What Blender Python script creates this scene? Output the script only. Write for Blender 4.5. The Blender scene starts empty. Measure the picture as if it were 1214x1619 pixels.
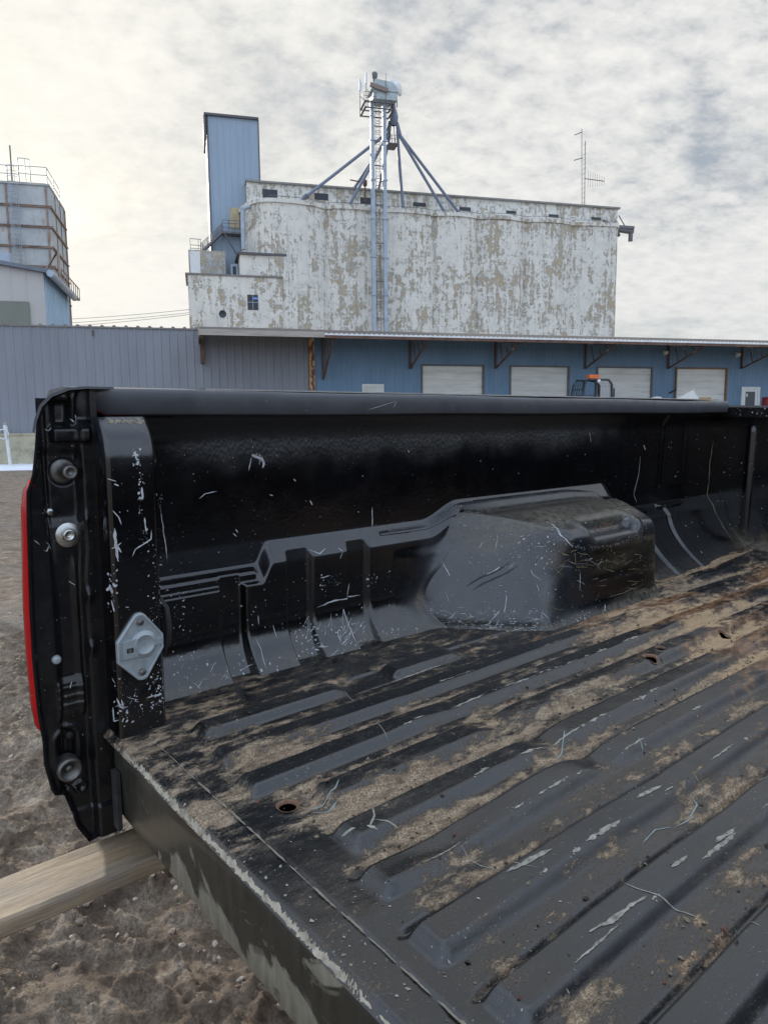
import bpy, bmesh, math, random
import numpy as np
from mathutils import Matrix, Vector, Euler
rnd = random.Random(7)
R = math.radians
scene = bpy.context.scene
COL = scene.collection

# ------------------------------------------------------------------ camera
FPX, CX, CY = 1122.0, 607.0, 809.5          # focal length of the photograph in its own pixels
CAMH = 1.45
PITCH, ROLL = R(7.06), R(-0.55)
cam_d = bpy.data.cameras.new('camera'); cam = bpy.data.objects.new('camera', cam_d)
COL.objects.link(cam); scene.camera = cam
cam_d.sensor_fit = 'HORIZONTAL'; cam_d.sensor_width = 36; cam_d.lens = FPX / 1214 * 36
cam_d.clip_start = .02; cam_d.clip_end = 6000
CM = Matrix.Translation((0, 0, CAMH)) @ Matrix.Rotation(math.pi/2 - PITCH, 4, 'X') @ Matrix.Rotation(ROLL, 4, 'Z')
cam.matrix_world = CM
def ray(px, py):
    d = CM.to_3x3() @ Vector(((px-CX)/FPX, -(py-CY)/FPX, -1)); return d

# ------------------------------------------------------------------ sun and sky
SUN_AZ, SUN_EL = R(-38), R(16)               # azimuth from camera heading (+Y), negative = to the left
sundir = Vector((math.sin(SUN_AZ)*math.cos(SUN_EL), math.cos(SUN_AZ)*math.cos(SUN_EL), math.sin(SUN_EL)))
sl = bpy.data.lights.new('sun', 'SUN'); sl.energy = 4.2; sl.angle = R(3); sl.color = (1, .93, .82)
so = bpy.data.objects.new('sun', sl); COL.objects.link(so)
so.rotation_euler = (-sundir).to_track_quat('-Z', 'Y').to_euler(); so.location = (-30, 40, 30)

world = bpy.data.worlds.new('World'); scene.world = world; world.use_nodes = True
wt = world.node_tree; wn = wt.nodes; wl = wt.links
wn.clear()
def N(tree, typ, ins=None, **kw):
    n = tree.nodes.new(typ)
    for k, v in kw.items(): setattr(n, k, v)
    for k, v in (ins or {}).items():
        s = n.inputs[k]
        if isinstance(v, bpy.types.NodeSocket): tree.links.new(v, s)
        else: s.default_value = v
    return n
def math_(t, op, a, b=None, c=None, clamp=False):
    n = t.nodes.new('ShaderNodeMath'); n.operation = op; n.use_clamp = clamp
    for i, v in enumerate((a, b, c)):
        if v is None: continue
        if isinstance(v, bpy.types.NodeSocket): t.links.new(v, n.inputs[i])
        else: n.inputs[i].default_value = v
    return n.outputs[0]
def ramp(t, fac, stops, interp='LINEAR'):
    n = t.nodes.new('ShaderNodeValToRGB'); n.color_ramp.interpolation = interp
    e = n.color_ramp.elements
    while len(e) > 1: e.remove(e[-1])
    for i, (p, c) in enumerate(stops):
        x = e[0] if i == 0 else e.new(p)
        x.position = p; x.color = (c, c, c, 1) if isinstance(c, (int, float)) else (*c, 1)
    t.links.new(fac, n.inputs[0]); return n.outputs[0]
def mix(t, f, a, b, mode='MIX'):
    n = t.nodes.new('ShaderNodeMix'); n.data_type = 'RGBA'; n.blend_type = mode
    for s, v in ((n.inputs[0], f), (n.inputs[6], a), (n.inputs[7], b)):
        if isinstance(v, bpy.types.NodeSocket): t.links.new(v, s)
        elif isinstance(v, (int, float)): s.default_value = v
        else: s.default_value = (*v, 1)
    return n.outputs[2]
def noise(t, vec, scale, detail=4, rough=.55, dist=0.0, out=0):
    n = N(t, 'ShaderNodeTexNoise', {'Scale': scale, 'Detail': detail, 'Roughness': rough, 'Distortion': dist})
    if vec is not None: t.links.new(vec, n.inputs['Vector'])
    return n.outputs[out]
def mapping(t, vec, scale=(1,1,1), loc=(0,0,0), rot=(0,0,0)):
    n = N(t, 'ShaderNodeMapping', {'Vector': vec, 'Scale': scale, 'Location': loc, 'Rotation': rot}); return n.outputs[0]

tc = N(wt, 'ShaderNodeTexCoord')
dirn = N(wt, 'ShaderNodeVectorMath', {0: tc.outputs['Generated']}, operation='NORMALIZE').outputs[0]
sep = N(wt, 'ShaderNodeSeparateXYZ', {0: dirn})
zc = math_(wt, 'MAXIMUM', sep.outputs[2], 0.0)
zz = math_(wt, 'ADD', zc, .36)
px_ = math_(wt, 'DIVIDE', sep.outputs[0], zz); py_ = math_(wt, 'DIVIDE', sep.outputs[1], zz)
cv = N(wt, 'ShaderNodeCombineXYZ', {0: px_, 1: py_, 2: 0.0}).outputs[0]
cvb = mapping(wt, cv, rot=(0, 0, R(-24)), scale=(1.0, 1.25, 1))
big = noise(wt, mapping(wt, cvb, loc=(3.4, 1.2, 0)), 1.9, 9, .58, .35)
small = noise(wt, cvb, 19, 8, .60, .12)
fine = noise(wt, mapping(wt, cv, rot=(0, 0, R(35)), scale=(1, 2.0, 1)), 30, 5, .6, .3)
shade = math_(wt, 'ADD', math_(wt, 'MULTIPLY', big, .60), math_(wt, 'ADD', math_(wt, 'MULTIPLY', small, .50), math_(wt, 'MULTIPLY', fine, .06)))
cloud = ramp(wt, shade, [(.38, (.30, .38, .48)), (.455, (.42, .47, .53)), (.515, (.60, .62, .645)), (.575, (.74, .75, .75)), (.68, (.90, .89, .87))])
sky = N(wt, 'ShaderNodeTexSky', sky_type='NISHITA', sun_disc=False, sun_elevation=SUN_EL, sun_rotation=SUN_AZ, altitude=100, air_density=1.0, dust_density=2.0)
# thin veil thickens to the horizon
veil = ramp(wt, zc, [(0.0, 1.0), (.08, .85), (.24, .30), (.42, .02), (1, 0)])
cloud = mix(wt, math_(wt, 'MULTIPLY', veil, .80), cloud, (.76, .775, .77))
sund = N(wt, 'ShaderNodeVectorMath', {0: dirn, 1: tuple(sundir)}, operation='DOT_PRODUCT').outputs['Value']
glow = math_(wt, 'POWER', math_(wt, 'MAXIMUM', sund, 0.0), 11.0)
glow2 = math_(wt, 'POWER', math_(wt, 'MAXIMUM', sund, 0.0), 3.0)
cloud = mix(wt, math_(wt, 'MULTIPLY', glow, .75), cloud, (1.22, 1.16, 1.00))
cloud = mix(wt, math_(wt, 'MULTIPLY', glow2, .35), cloud, (.98, .955, .88))
# sky behind and overhead is bluer, its brightness boosted as added fill light
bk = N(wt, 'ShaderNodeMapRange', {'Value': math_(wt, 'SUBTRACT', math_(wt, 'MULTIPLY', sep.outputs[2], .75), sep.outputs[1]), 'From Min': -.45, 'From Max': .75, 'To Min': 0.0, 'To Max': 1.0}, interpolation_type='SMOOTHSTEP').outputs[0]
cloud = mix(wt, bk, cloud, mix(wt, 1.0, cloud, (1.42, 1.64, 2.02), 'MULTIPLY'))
gap = ramp(wt, big, [(.34, 0.30), (.47, 0.0)])
bgS = N(wt, 'ShaderNodeBackground', {'Color': sky.outputs[0], 'Strength': .10})
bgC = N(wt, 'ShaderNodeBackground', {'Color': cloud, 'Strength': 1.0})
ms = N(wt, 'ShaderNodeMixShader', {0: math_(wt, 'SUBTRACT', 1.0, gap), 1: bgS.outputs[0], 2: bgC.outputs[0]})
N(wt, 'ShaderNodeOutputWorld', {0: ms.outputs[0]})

vs = scene.view_settings
vs.view_transform = 'Standard'; vs.look = 'None'; vs.exposure = 0.0; vs.gamma = 1.0

# ------------------------------------------------------------------ helpers
def ss(a, b, x):
    t = np.clip((np.asarray(x, float)-a)/(b-a), 0, 1); return t*t*(3-2*t)
_lat = {}
def vnoise(x, y, seed=0):
    if seed not in _lat: _lat[seed] = np.random.RandomState(seed).rand(256, 256)
    L = _lat[seed]; xi = np.floor(x).astype(int); yi = np.floor(y).astype(int)
    fx = x-xi; fy = y-yi; fx = fx*fx*(3-2*fx); fy = fy*fy*(3-2*fy)
    a = L[xi % 256, yi % 256]; b = L[(xi+1) % 256, yi % 256]; c = L[xi % 256, (yi+1) % 256]; d = L[(xi+1) % 256, (yi+1) % 256]
    return (a*(1-fx)+b*fx)*(1-fy)+(c*(1-fx)+d*fx)*fy
def fbm(x, y, seed=0, oct=5, gain=.5):
    s = 0; a = 1; n = 0; x = np.asarray(x, float); y = np.asarray(y, float)
    for i in range(oct):
        s = s+a*vnoise(x*2**i+17.3*i, y*2**i+9.1*i, seed+i); n += a; a *= gain
    return s/n

class MB:
    def __init__(s): s.v = []; s.f = []; s.m = []; s.sm = []; s.cur = 0; s.smooth = False
    def add(s, vs_, fs, smooth=None):
        o = len(s.v); s.v += [tuple(map(float, v)) for v in vs_]
        for f in fs: s.f.append(tuple(i+o for i in f)); s.m.append(s.cur); s.sm.append(s.smooth if smooth is None else smooth)
    def box(s, a, b, rot=None, org=None):
        (x0, y0, z0), (x1, y1, z1) = a, b
        vv = [Vector(p) for p in ((x0,y0,z0),(x1,y0,z0),(x1,y1,z0),(x0,y1,z0),(x0,y0,z1),(x1,y0,z1),(x1,y1,z1),(x0,y1,z1))]
        if rot is not None: vv = [rot @ (p-org)+org for p in vv]
        s.add(vv, [(0,3,2,1),(4,5,6,7),(0,1,5,4),(1,2,6,5),(2,3,7,6),(3,0,4,7)], False)
    def bar(s, p, q, w, h=None, up=(0,0,1)):
        h = h or w; p = Vector(p); q = Vector(q); d = (q-p).normalized(); u = Vector(up)
        if abs(d.dot(u)) > .98: u = Vector((1, 0, 0))
        a = d.cross(u).normalized()*w/2; b = a.cross(d).normalized()*h/2
        vv = [p-a-b, p+a-b, p+a+b, p-a+b, q-a-b, q+a-b, q+a+b, q-a+b]
        s.add(vv, [(0,3,2,1),(4,5,6,7),(0,1,5,4),(1,2,6,5),(2,3,7,6),(3,0,4,7)], False)
    def tube(s, pts, r, n=8, cap=True, r2=None):
        pts = [Vector(p) for p in pts]; rings = []; m = len(pts)
        for i, p in enumerate(pts):
            d = (pts[min(i+1, m-1)]-pts[max(i-1, 0)]).normalized()
            u = Vector((0, 0, 1)) if abs(d.z) < .9 else Vector((1, 0, 0))
            a = d.cross(u).normalized(); b = a.cross(d)
            rr = r if r2 is None else r+(r2-r)*i/(m-1)
            rings.append([p+a*rr*math.cos(2*math.pi*k/n)+b*rr*math.sin(2*math.pi*k/n) for k in range(n)])
        vv = [v for g in rings for v in g]; ff = []
        for i in range(m-1):
            for k in range(n): ff.append((i*n+k, i*n+(k+1) % n, (i+1)*n+(k+1) % n, (i+1)*n+k))
        s.add(vv, ff, True)
        if cap:
            s.add(rings[0], [tuple(range(n))[::-1]], False); s.add(rings[-1], [tuple(range(n))], False)
    def lathe(s, prof, org, axis, n=24):
        """prof: list of (r, h) along axis"""
        ax = Vector(axis).normalized(); u = Vector((0, 0, 1)) if abs(ax.z) < .9 else Vector((1, 0, 0))
        a = ax.cross(u).normalized(); b = ax.cross(a); o = Vector(org); vv = []; ff = []
        for r, h in prof:
            for k in range(n):
                t = 2*math.pi*k/n; vv.append(o+ax*h+(a*math.cos(t)+b*math.sin(t))*max(r, 1e-5))
        for i in range(len(prof)-1):
            for k in range(n): ff.append((i*n+k, i*n+(k+1) % n, (i+1)*n+(k+1) % n, (i+1)*n+k))
        s.add(vv, ff, True)
    def prism(s, poly, axis, a, b):
        """poly 2D list; extruded along axis index from a to b"""
        n = len(poly)
        def mk(u, v, w):
            return {0: (w, u, v), 1: (u, w, v), 2: (u, v, w)}[axis]
        vv = [mk(u, v, a) for u, v in poly]+[mk(u, v, b) for u, v in poly]
        s.add(vv, [tuple(range(n))[::-1], tuple(range(n, 2*n))]+[(i, (i+1) % n, n+(i+1) % n, n+i) for i in range(n)], False)
    def grid(s, P, flip=False, mask=None):
        """P: array (a,b,3)"""
        a, b = P.shape[:2]; o = len(s.v); s.v += [tuple(p) for p in P.reshape(-1, 3).tolist()]
        for i in range(a-1):
            for j in range(b-1):
                if mask is not None and mask[i, j]: continue
                f = (o+i*b+j, o+i*b+j+1, o+(i+1)*b+j+1, o+(i+1)*b+j)
                s.f.append(f[::-1] if flip else f); s.m.append(s.cur); s.sm.append(True)
    def build(s, name, mats, parent=None, fix=False, loc=None):
        me = bpy.data.meshes.new(name); me.from_pydata(s.v, [], s.f)
        if not isinstance(mats, (list, tuple)): mats = [mats]
        for m in mats: me.materials.append(m)
        me.polygons.foreach_set('material_index', s.m); me.polygons.foreach_set('use_smooth', s.sm)
        me.update()
        if fix:
            bm = bmesh.new(); bm.from_mesh(me); bmesh.ops.recalc_face_normals(bm, faces=bm.faces); bm.to_mesh(me); bm.free()
        o = bpy.data.objects.new(name, me); COL.objects.link(o)
        if parent: o.parent = parent
        if loc is not None: o.location = loc
        return o
def gridobj(name, P, mats, parent=None, flip=False, attr=None, mask=None, extra=None):
    """fast big grid; extra: MB of decals appended to the same mesh"""
    a, b = P.shape[:2]; v = P.reshape(-1, 3)
    i, j = np.meshgrid(np.arange(a-1), np.arange(b-1), indexing='ij')
    f = np.stack([i*b+j, i*b+j+1, (i+1)*b+j+1, (i+1)*b+j], -1).reshape(-1, 4)
    if mask is not None: f = f[~mask.reshape(-1)]
    if flip: f = f[:, ::-1]
    faces = f.tolist(); verts = v.tolist(); mi = [0]*len(faces); sm = [True]*len(faces)
    if extra is not None:
        o = len(verts); verts += [list(x) for x in extra.v]
        faces += [tuple(k+o for k in q) for q in extra.f]; mi += extra.m; sm += extra.sm
    me = bpy.data.meshes.new(name); me.from_pydata(verts, [], faces)
    for m in (mats if isinstance(mats, (list, tuple)) else [mats]): me.materials.append(m)
    me.polygons.foreach_set('material_index', mi); me.polygons.foreach_set('use_smooth', sm)
    if attr is not None:
        ca = me.color_attributes.new('mask', 'FLOAT_COLOR', 'POINT')
        arr = np.zeros((len(verts), 4), np.float32); arr[:, 3] = 1; arr[:a*b, :3] = attr.reshape(-1, 3)
        ca.data.foreach_set('color', arr.ravel())
    me.update()
    o = bpy.data.objects.new(name, me); COL.objects.link(o)
    if parent: o.parent = parent
    return o
def tag(o, label=None, cat=None, group=None, kind=None):
    if label: o['label'] = label
    if cat: o['category'] = cat
    if group: o['group'] = group
    if kind: o['kind'] = kind
    return o
def empty(name, loc=(0, 0, 0), rz=0.0):
    o = bpy.data.objects.new(name, None); COL.objects.link(o); o.location = loc; o.rotation_euler = (0, 0, rz)
    o.empty_display_size = .2; return o

# ------------------------------------------------------------------ materials
def mat(name, base=(.5,.5,.5), rough=.5, metal=0.0, coat=0.0, **kw):
    m = bpy.data.materials.new(name); m.use_nodes = True; t = m.node_tree
    b = t.nodes['Principled BSDF']
    b.inputs['Base Color'].default_value = (*base, 1); b.inputs['Roughness'].default_value = rough
    b.inputs['Metallic'].default_value = metal; b.inputs['Coat Weight'].default_value = coat
    return m, t, b
def bump(t, b, h, strength, dist):
    n = N(t, 'ShaderNodeBump', {'Height': h, 'Strength': strength, 'Distance': dist})
    t.links.new(n.outputs[0], b.inputs['Normal']); return n
def objco(t): return N(t, 'ShaderNodeTexCoord').outputs['Object']
def simple(name, base, rough=.6, var=.25, scale=4, metal=0.0, bmp=.0, bscale=40, coat=0.0, stretch=(1,1,1), dark=None, bdist=.003):
    m, t, b = mat(name, base, rough, metal, coat)
    co = mapping(t, objco(t), scale=stretch)
    n1 = noise(t, co, scale, 8, .62)
    d = dark or tuple(c*(1-var) for c in base); l = tuple(min(1, c*(1+var*.7)) for c in base)
    t.links.new(ramp(t, n1, [(.3, d), (.5, base), (.72, l)]), b.inputs['Base Color'])
    t.links.new(ramp(t, noise(t, co, scale*2.7, 6), [(.3, max(.05, rough-.12)), (.7, min(1, rough+.12))]), b.inputs['Roughness'])
    if bmp: bump(t, b, noise(t, objco(t), bscale, 5), bmp, bdist)
    return m

def black_paint():
    m, t, b = mat('black_bed_paint', (.008, .008, .009), .3)
    b.inputs['IOR'].default_value = 1.7
    co = objco(t)
    at = N(t, 'ShaderNodeAttribute', attribute_name='mask'); sp = N(t, 'ShaderNodeSeparateColor', {0: at.outputs['Color']})
    dn = noise(t, mapping(t, co, scale=(1, 1, 1.6)), 55, 9, .7)
    dfac = math_(t, 'MULTIPLY', ramp(t, dn, [(.30, 0), (.56, 1)]), sp.outputs[0], clamp=True)
    fn = noise(t, mapping(t, co, scale=(.7, 1, 1.4)), 8, 9, .65)
    haze = ramp(t, fn, [(.42, 0), (.75, .35)])
    base = mix(t, haze, (.0022, .0022, .0028), (.008, .009, .012))
    dirtc = ramp(t, noise(t, co, 90, 6), [(.3, (.10, .085, .055)), (.7, (.24, .20, .13))])
    base = mix(t, math_(t, 'MULTIPLY', sp.outputs[2], ramp(t, noise(t, co, 17, 9, .7), [(.35, .25), (.7, 1.0)])), base, (.020, .024, .031))  # sky sheen painted as a bluish tone where mask B, mottled like dust haze
    base = mix(t, math_(t, 'MULTIPLY', sp.outputs[1], .6), base, (.014, .015, .017))  # lighter base where mask G paints in the grey reflection off the dew
    base = mix(t, math_(t, 'MULTIPLY', dfac, .75), base, dirtc)
    # fine scattered specks of primer and dust
    vo = N(t, 'ShaderNodeTexVoronoi', {'Vector': mapping(t, co, scale=(1, 1, 1)), 'Scale': 95.0, 'Randomness': 1.0})
    spk = math_(t, 'MULTIPLY', ramp(t, vo.outputs['Distance'], [(.07, 1), (.12, 0)]), ramp(t, noise(t, co, 14, 4), [(.52, 0), (.62, 1)]))
    base = mix(t, math_(t, 'MULTIPLY', spk, .38), base, (.34, .38, .43))
    t.links.new(base, b.inputs['Base Color'])
    r = math_(t, 'ADD', ramp(t, noise(t, co, 26, 6), [(.3, .09), (.7, .20)]), math_(t, 'MULTIPLY', sp.outputs[2], .13))
    r = math_(t, 'ADD', math_(t, 'ADD', r, math_(t, 'MULTIPLY', sp.outputs[1], .32)), math_(t, 'MULTIPLY', dfac, .5), clamp=True)
    t.links.new(r, b.inputs['Roughness'])
    # condensation / drip texture where mask G
    wet = N(t, 'ShaderNodeTexVoronoi', {'Vector': mapping(t, co, scale=(1, 1, .6)), 'Scale': 160.0}).outputs['Distance']
    h = math_(t, 'ADD', math_(t, 'MULTIPLY', wet, math_(t, 'MULTIPLY', sp.outputs[1], .5)), math_(t, 'MULTIPLY', noise(t, co, 120, 5), .12))
    h = math_(t, 'ADD', h, math_(t, 'MULTIPLY', noise(t, co, 9, 3), .5))
    bump(t, b, h, .45, .004)
    return m
M_black = black_paint()
def floor_paint():
    m, t, b = mat('worn_bed_floor', (.02, .02, .02), .4)
    b.inputs['IOR'].default_value = 1.7
    co = objco(t); at = N(t, 'ShaderNodeAttribute', attribute_name='mask'); sp = N(t, 'ShaderNodeSeparateColor', {0: at.outputs['Color']})
    st = mapping(t, co, scale=(.45, 1, 1))
    n1 = noise(t, st, 16, 10, .68, .4); n2 = noise(t, st, 60, 9, .72, .2); n3 = noise(t, mapping(t, co, scale=(.8, 1, 1)), 380, 5, .75)
    # dirt: attribute threshold broken by noise
    dsum = math_(t, 'ADD', sp.outputs[0], math_(t, 'ADD', math_(t, 'MULTIPLY', math_(t, 'SUBTRACT', n1, .5), 1.7), math_(t, 'ADD', math_(t, 'MULTIPLY', math_(t, 'SUBTRACT', n2, .5), 1.7), math_(t, 'MULTIPLY', math_(t, 'SUBTRACT', n3, .5), 1.3))))
    dirt = ramp(t, dsum, [(.44, 0), (.60, 1)])
    thin = ramp(t, dsum, [(.18, 0), (.62, 1)])
    rsum = math_(t, 'ADD', sp.outputs[1], math_(t, 'ADD', math_(t, 'MULTIPLY', math_(t, 'SUBTRACT', n1, .5), .9), math_(t, 'MULTIPLY', math_(t, 'SUBTRACT', n2, .5), .9)))
    rust = ramp(t, rsum, [(.42, 0), (.72, 1)])
    paint = ramp(t, noise(t, st, 30, 8, .7), [(.35, (.003, .0033, .004)), (.6, (.007, .0075, .008)), (.75, (.020, .020, .021))])
    paint = mix(t, math_(t, 'MULTIPLY', sp.outputs[2], .8), paint, (.021, .022, .024))
    dc = ramp(t, n2, [(.25, (.085, .063, .042)), (.42, (.23, .16, .095)), (.55, (.41, .30, .19)), (.75, (.58, .47, .33))])
    dc = mix(t, ramp(t, n3, [(.42, 0), (.58, .75)]), dc, (.09, .06, .037))
    dc = mix(t, ramp(t, n3, [(.36, .7), (.44, 0)]), dc, (.55, .46, .36))
    rc = ramp(t, n2, [(.3, (.09, .04, .02)), (.55, (.27, .135, .06)), (.75, (.45, .28, .12))])
    c = mix(t, math_(t, 'MULTIPLY', thin, .5), paint, (.075, .056, .037))
    c = mix(t, math_(t, 'MULTIPLY', rust, .8), c, rc)
    c = mix(t, math_(t, 'MULTIPLY', dirt, .88), c, mix(t, math_(t, 'MULTIPLY', rust, .6), dc, (.50, .34, .18)))
    # light scuffs and specks
    vo = N(t, 'ShaderNodeTexVoronoi', {'Vector': mapping(t, co, scale=(.6, 1, 1)), 'Scale': 130.0}).outputs['Distance']
    spk = math_(t, 'MULTIPLY', ramp(t, vo, [(.06, 1), (.13, 0)]), ramp(t, noise(t, co, 20, 4), [(.48, 0), (.6, 1)]))
    c = mix(t, math_(t, 'MULTIPLY', spk, .6), c, (.30, .30, .27))
    grain = ramp(t, noise(t, co, 620, 3, .7), [(.30, .45), (.5, 1.0), (.70, 1.9)])
    c = mix(t, .8, c, grain, 'MULTIPLY')
    sp2 = N(t, 'ShaderNodeTexVoronoi', {'Vector': mapping(t, co, scale=(.6, 1, 1)), 'Scale': 330.0}).outputs['Distance']
    spf = math_(t, 'MULTIPLY', ramp(t, sp2, [(.10, 1), (.2, 0)]), ramp(t, noise(t, st, 24, 6, .7), [(.47, 0), (.62, .8)]))
    c = mix(t, spf, c, (.20, .165, .12))
    t.links.new(c, b.inputs['Base Color'])
    r = math_(t, 'ADD', math_(t, 'MULTIPLY', sp.outputs[2], .22), ramp(t, n2, [(.3, .14), (.7, .32)]))
    r = math_(t, 'ADD', r, math_(t, 'ADD', math_(t, 'MULTIPLY', dirt, .5), math_(t, 'MULTIPLY', thin, .15)), clamp=True)
    t.links.new(r, b.inputs['Roughness'])
    h = math_(t, 'ADD', math_(t, 'MULTIPLY', dirt, math_(t, 'ADD', .5, n3)), math_(t, 'MULTIPLY', n2, .18))
    bump(t, b, h, .55, .0035)
    return m
M_floor = floor_paint()
M_chip = simple('chipped_primer', (.44, .455, .475), .6, .3, 60)
M_chipf = simple('chipped_primer_floor', (.27, .255, .215), .75, .7, 120)
M_lip = simple('bare_cream_edge', (.33, .295, .23), .8, .6, 70)
M_chipt = simple('teal_scratch', (.22, .28, .27), .5, .25, 60)
M_chipd = simple('dark_scuff', (.004, .004, .004), .45, .2, 60)
M_chipr = simple('rusty_chip', (.16, .085, .05), .8, .4, 150)
M_sealer = simple('seam_sealer', (.20, .17, .13), .7, .3, 60)
M_rail = simple('satin_rail_cap', (.075, .079, .089), .42, .2, 14, bmp=.15, bscale=500, bdist=.0004)
M_jamb = simple('jamb_paint', (.008, .008, .009), .22, .4, 14, bmp=.08, bscale=60, bdist=.002)
M_under = simple('underside_black', (.010, .010, .010), .55, .5, 8, bmp=.3, bscale=80)
M_zinc = simple('zinc_plated_steel', (.52, .52, .50), .30, .3, 60, metal=1.0)
M_dull = simple('dull_steel', (.16, .155, .145), .45, .4, 60, metal=.8)
M_galv = simple('cast_alloy', (.34, .385, .405), .50, .2, 60, metal=.35, bmp=.3, bscale=500, bdist=.0004)
M_rubber = simple('black_rubber', (.02, .02, .021), .6, .2, 30)
def lens():
    m, t, b = mat('red_lens', (.75, .004, .012), .12, 0, .6)
    tr = N(t, 'ShaderNodeBsdfTranslucent', {'Color': (1.0, .02, .03, 1)})
    mx = N(t, 'ShaderNodeMixShader', {0: .55, 1: b.outputs[0], 2: tr.outputs[0]})
    t.links.new(mx.outputs[0], t.nodes['Material Output'].inputs[0]); return m
M_lens = lens()

# ------------------------------------------------------------------ truck frame (fitted to the photograph)
RT = np.array([[.76439, -.644696, .008654], [-.091692, -.121981, -.988288], [.638201, .754644, -.152354]])
TT = np.array([-.45144, .361352, 1.090409])
CT = -RT.T @ TT
mt = Matrix([[*RT[0], TT[0]], [*(-RT[1]), -TT[1]], [*(-RT[2]), -TT[2]], [0, 0, 0, 1]])
truck = empty('truck_bed'); truck.matrix_world = CM @ mt
tag(truck, 'worn black pickup truck bed without its tailgate, scratched walls and dirty ribbed floor', 'truck bed')
def bp(px, py, axis, val):
    d = RT.T @ np.array([(px-CX)/FPX, (py-CY)/FPX, 1.]); t = (val-CT[axis])/d[axis]; return CT+t*d
def Wp(px, py, Y=.15): v = bp(px, py, 1, Y); return float(v[0]), float(v[2])
def Fp(px, py, Z=0.0): v = bp(px, py, 2, Z); return float(v[0]), float(v[1])
LB = 2.35

# --- floor heightfield
RIBS = [-.037, -.135, -.229, -.318, -.410, -.497, -.598, -.697, -.810, -.915, -1.02, -1.12, -1.22, -1.32]
RX0 = [.145, .128, .118, .185, .155, .128, .112, .112, .13, .13, .13, .13, .13, .13]
HOLES = [(455, 1276, .013), (1028, 1050, .013), (1043, 1036, .009), (1145, 1008, .012), (1212, 964, .013)]
HXY = [(*Fp(a, b), r) for a, b, r in HOLES]
def ribmask(X, Y):
    z = np.zeros_like(X); crest = np.zeros_like(X); toe = np.zeros_like(X)
    for k, yk in enumerate(RIBS):
        wob = .0025*(vnoise(X*6, X*0+k, 40)-.5)
        a = ss(yk-.062, yk-.043, Y+wob)*(1-ss(yk-.011, yk-.0005, Y+wob))
        e = ss(RX0[k]-.006, RX0[k]+.016, X)*(1-ss(LB-.10, LB-.05, X))
        if k == 0: e = e*(1-ss(.40, .45, X)+ss(.53, .56, X)*(1-ss(.70, .75, X))+ss(1.7, 1.8, X))
        dip = 0
        for xd, w, amp in ((.50+.012*k, .035, .75 if k in (3, 4, 5) else .15), (1.22, .05, .35), (1.95, .05, .35)):
            dip = dip+amp*np.exp(-((X-xd)/w)**2)
        e = e*(1-np.clip(dip, 0, .9))
        z = z+a*e
        crest = np.maximum(crest, np.exp(-((Y-(yk-.040))/.006)**2)*e)
        toe = np.maximum(toe, ss(yk-.008, yk, Y)*(1-ss(yk+.012, yk+.034, Y))*(e > .02))
    return z, crest, toe
def groove(X, Y):
    g = 0*X
    for k, yk in enumerate(RIBS): g = np.maximum(g, np.exp(-((Y-yk-.0015)/.0040)**2)*ss(RX0[k]-.01, RX0[k]+.01, X)*(1-ss(LB-.10, LB-.05, X)))
    return g
def floor_z(X, Y, full=False):
    X = np.asarray(X, float); Y = np.asarray(Y, float)
    rz, crest, toe = ribmask(X, Y)
    z = .0138*rz-.0075*groove(X, Y)
    z = z+.0022*(fbm(X*5, Y*9, 3, 3)-.5)+.0008*(fbm(X*22, Y*22, 11, 3)-.5)
    z = z-.0030*(1-ss(.076, .088, X))                       # rear strip below the seam
    z = z-.0025*np.exp(-((X-.083)/.0022)**2)                 # the seam
    z = z-.010*(1-ss(.036, .050, X))**2                      # rounded rear lip
    z = z+.018*ss(1.9, LB, X)
    z = z+.03*ss(.105, .165, Y)**2                           # fillet to the wall
    for hx, hy, r in HXY:
        d = np.hypot(X-hx, (Y-hy)); z = z-.0015*(1-ss(r*.9, r*1.5, d))+.0012*np.exp(-((d-r*1.5)/(r*.35))**2)
    # dents
    for a, b, rr, h in ((690, 1352, .03, -.006), (660, 1150, .03, .004), (845, 1240, .05, .007), (640, 1420, .028, .003), (890, 1200, .02, -.006), (1075, 1010, .07, .006), (960, 1340, .05, .004), (1140, 1330, .05, -.004)):
        hx, hy = Fp(a, b); z = z+h*np.exp(-(((X-hx)/rr/1.8)**2+((Y-hy)/rr)**2))
    return (z, rz, crest, toe) if full else z
xs = np.concatenate([np.arange(.036, 1.3, .0032), np.arange(1.3, LB+.004, .0048)])
ys = np.concatenate([np.arange(-1.50, -1.0, .008), np.arange(-1.0, .168, .0024)])
GX, GY = np.meshgrid(xs, ys, indexing='ij')
GZ, rz, crest, toe = floor_z(GX, GY, True)
valley = 1-rz
reg = fbm(GX*2.2+3, GY*3.1+5, 21, 5)-.5
far = ss(.75, 1.35, GX)
nearw = ss(-.10, .06, GY)
streak = fbm(GX*3.5+1, GY*26, 23, 4)-.5
dirt = .035+valley*.36*(1-.32*ss(-.35, -.75, GY)*(1-far)) + toe*.22 + .03*far + reg*.95+streak*(.35+.9*far)
dirt = dirt+.08*nearw*ss(.05, .3, GX)*(1-ss(1.0, 1.3, GX))
dirt = dirt+.14*far*ss(-.55, -.12, GY)
dirt = dirt-.22*(1-ss(.12, .17, GX))*ss(-.05, -.12, GY)+.22*(1-ss(.07, .085, GX))*np.maximum(0, fbm(GX*30, GY*14, 26, 3)-.35)                      # the bare area by the rear seam
def blob(px, py, rx, ry, amp, arr):
    hx, hy = Fp(px, py); return arr+amp*np.exp(-(((GX-hx)/rx)**2+((GY-hy)/ry)**2))
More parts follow.
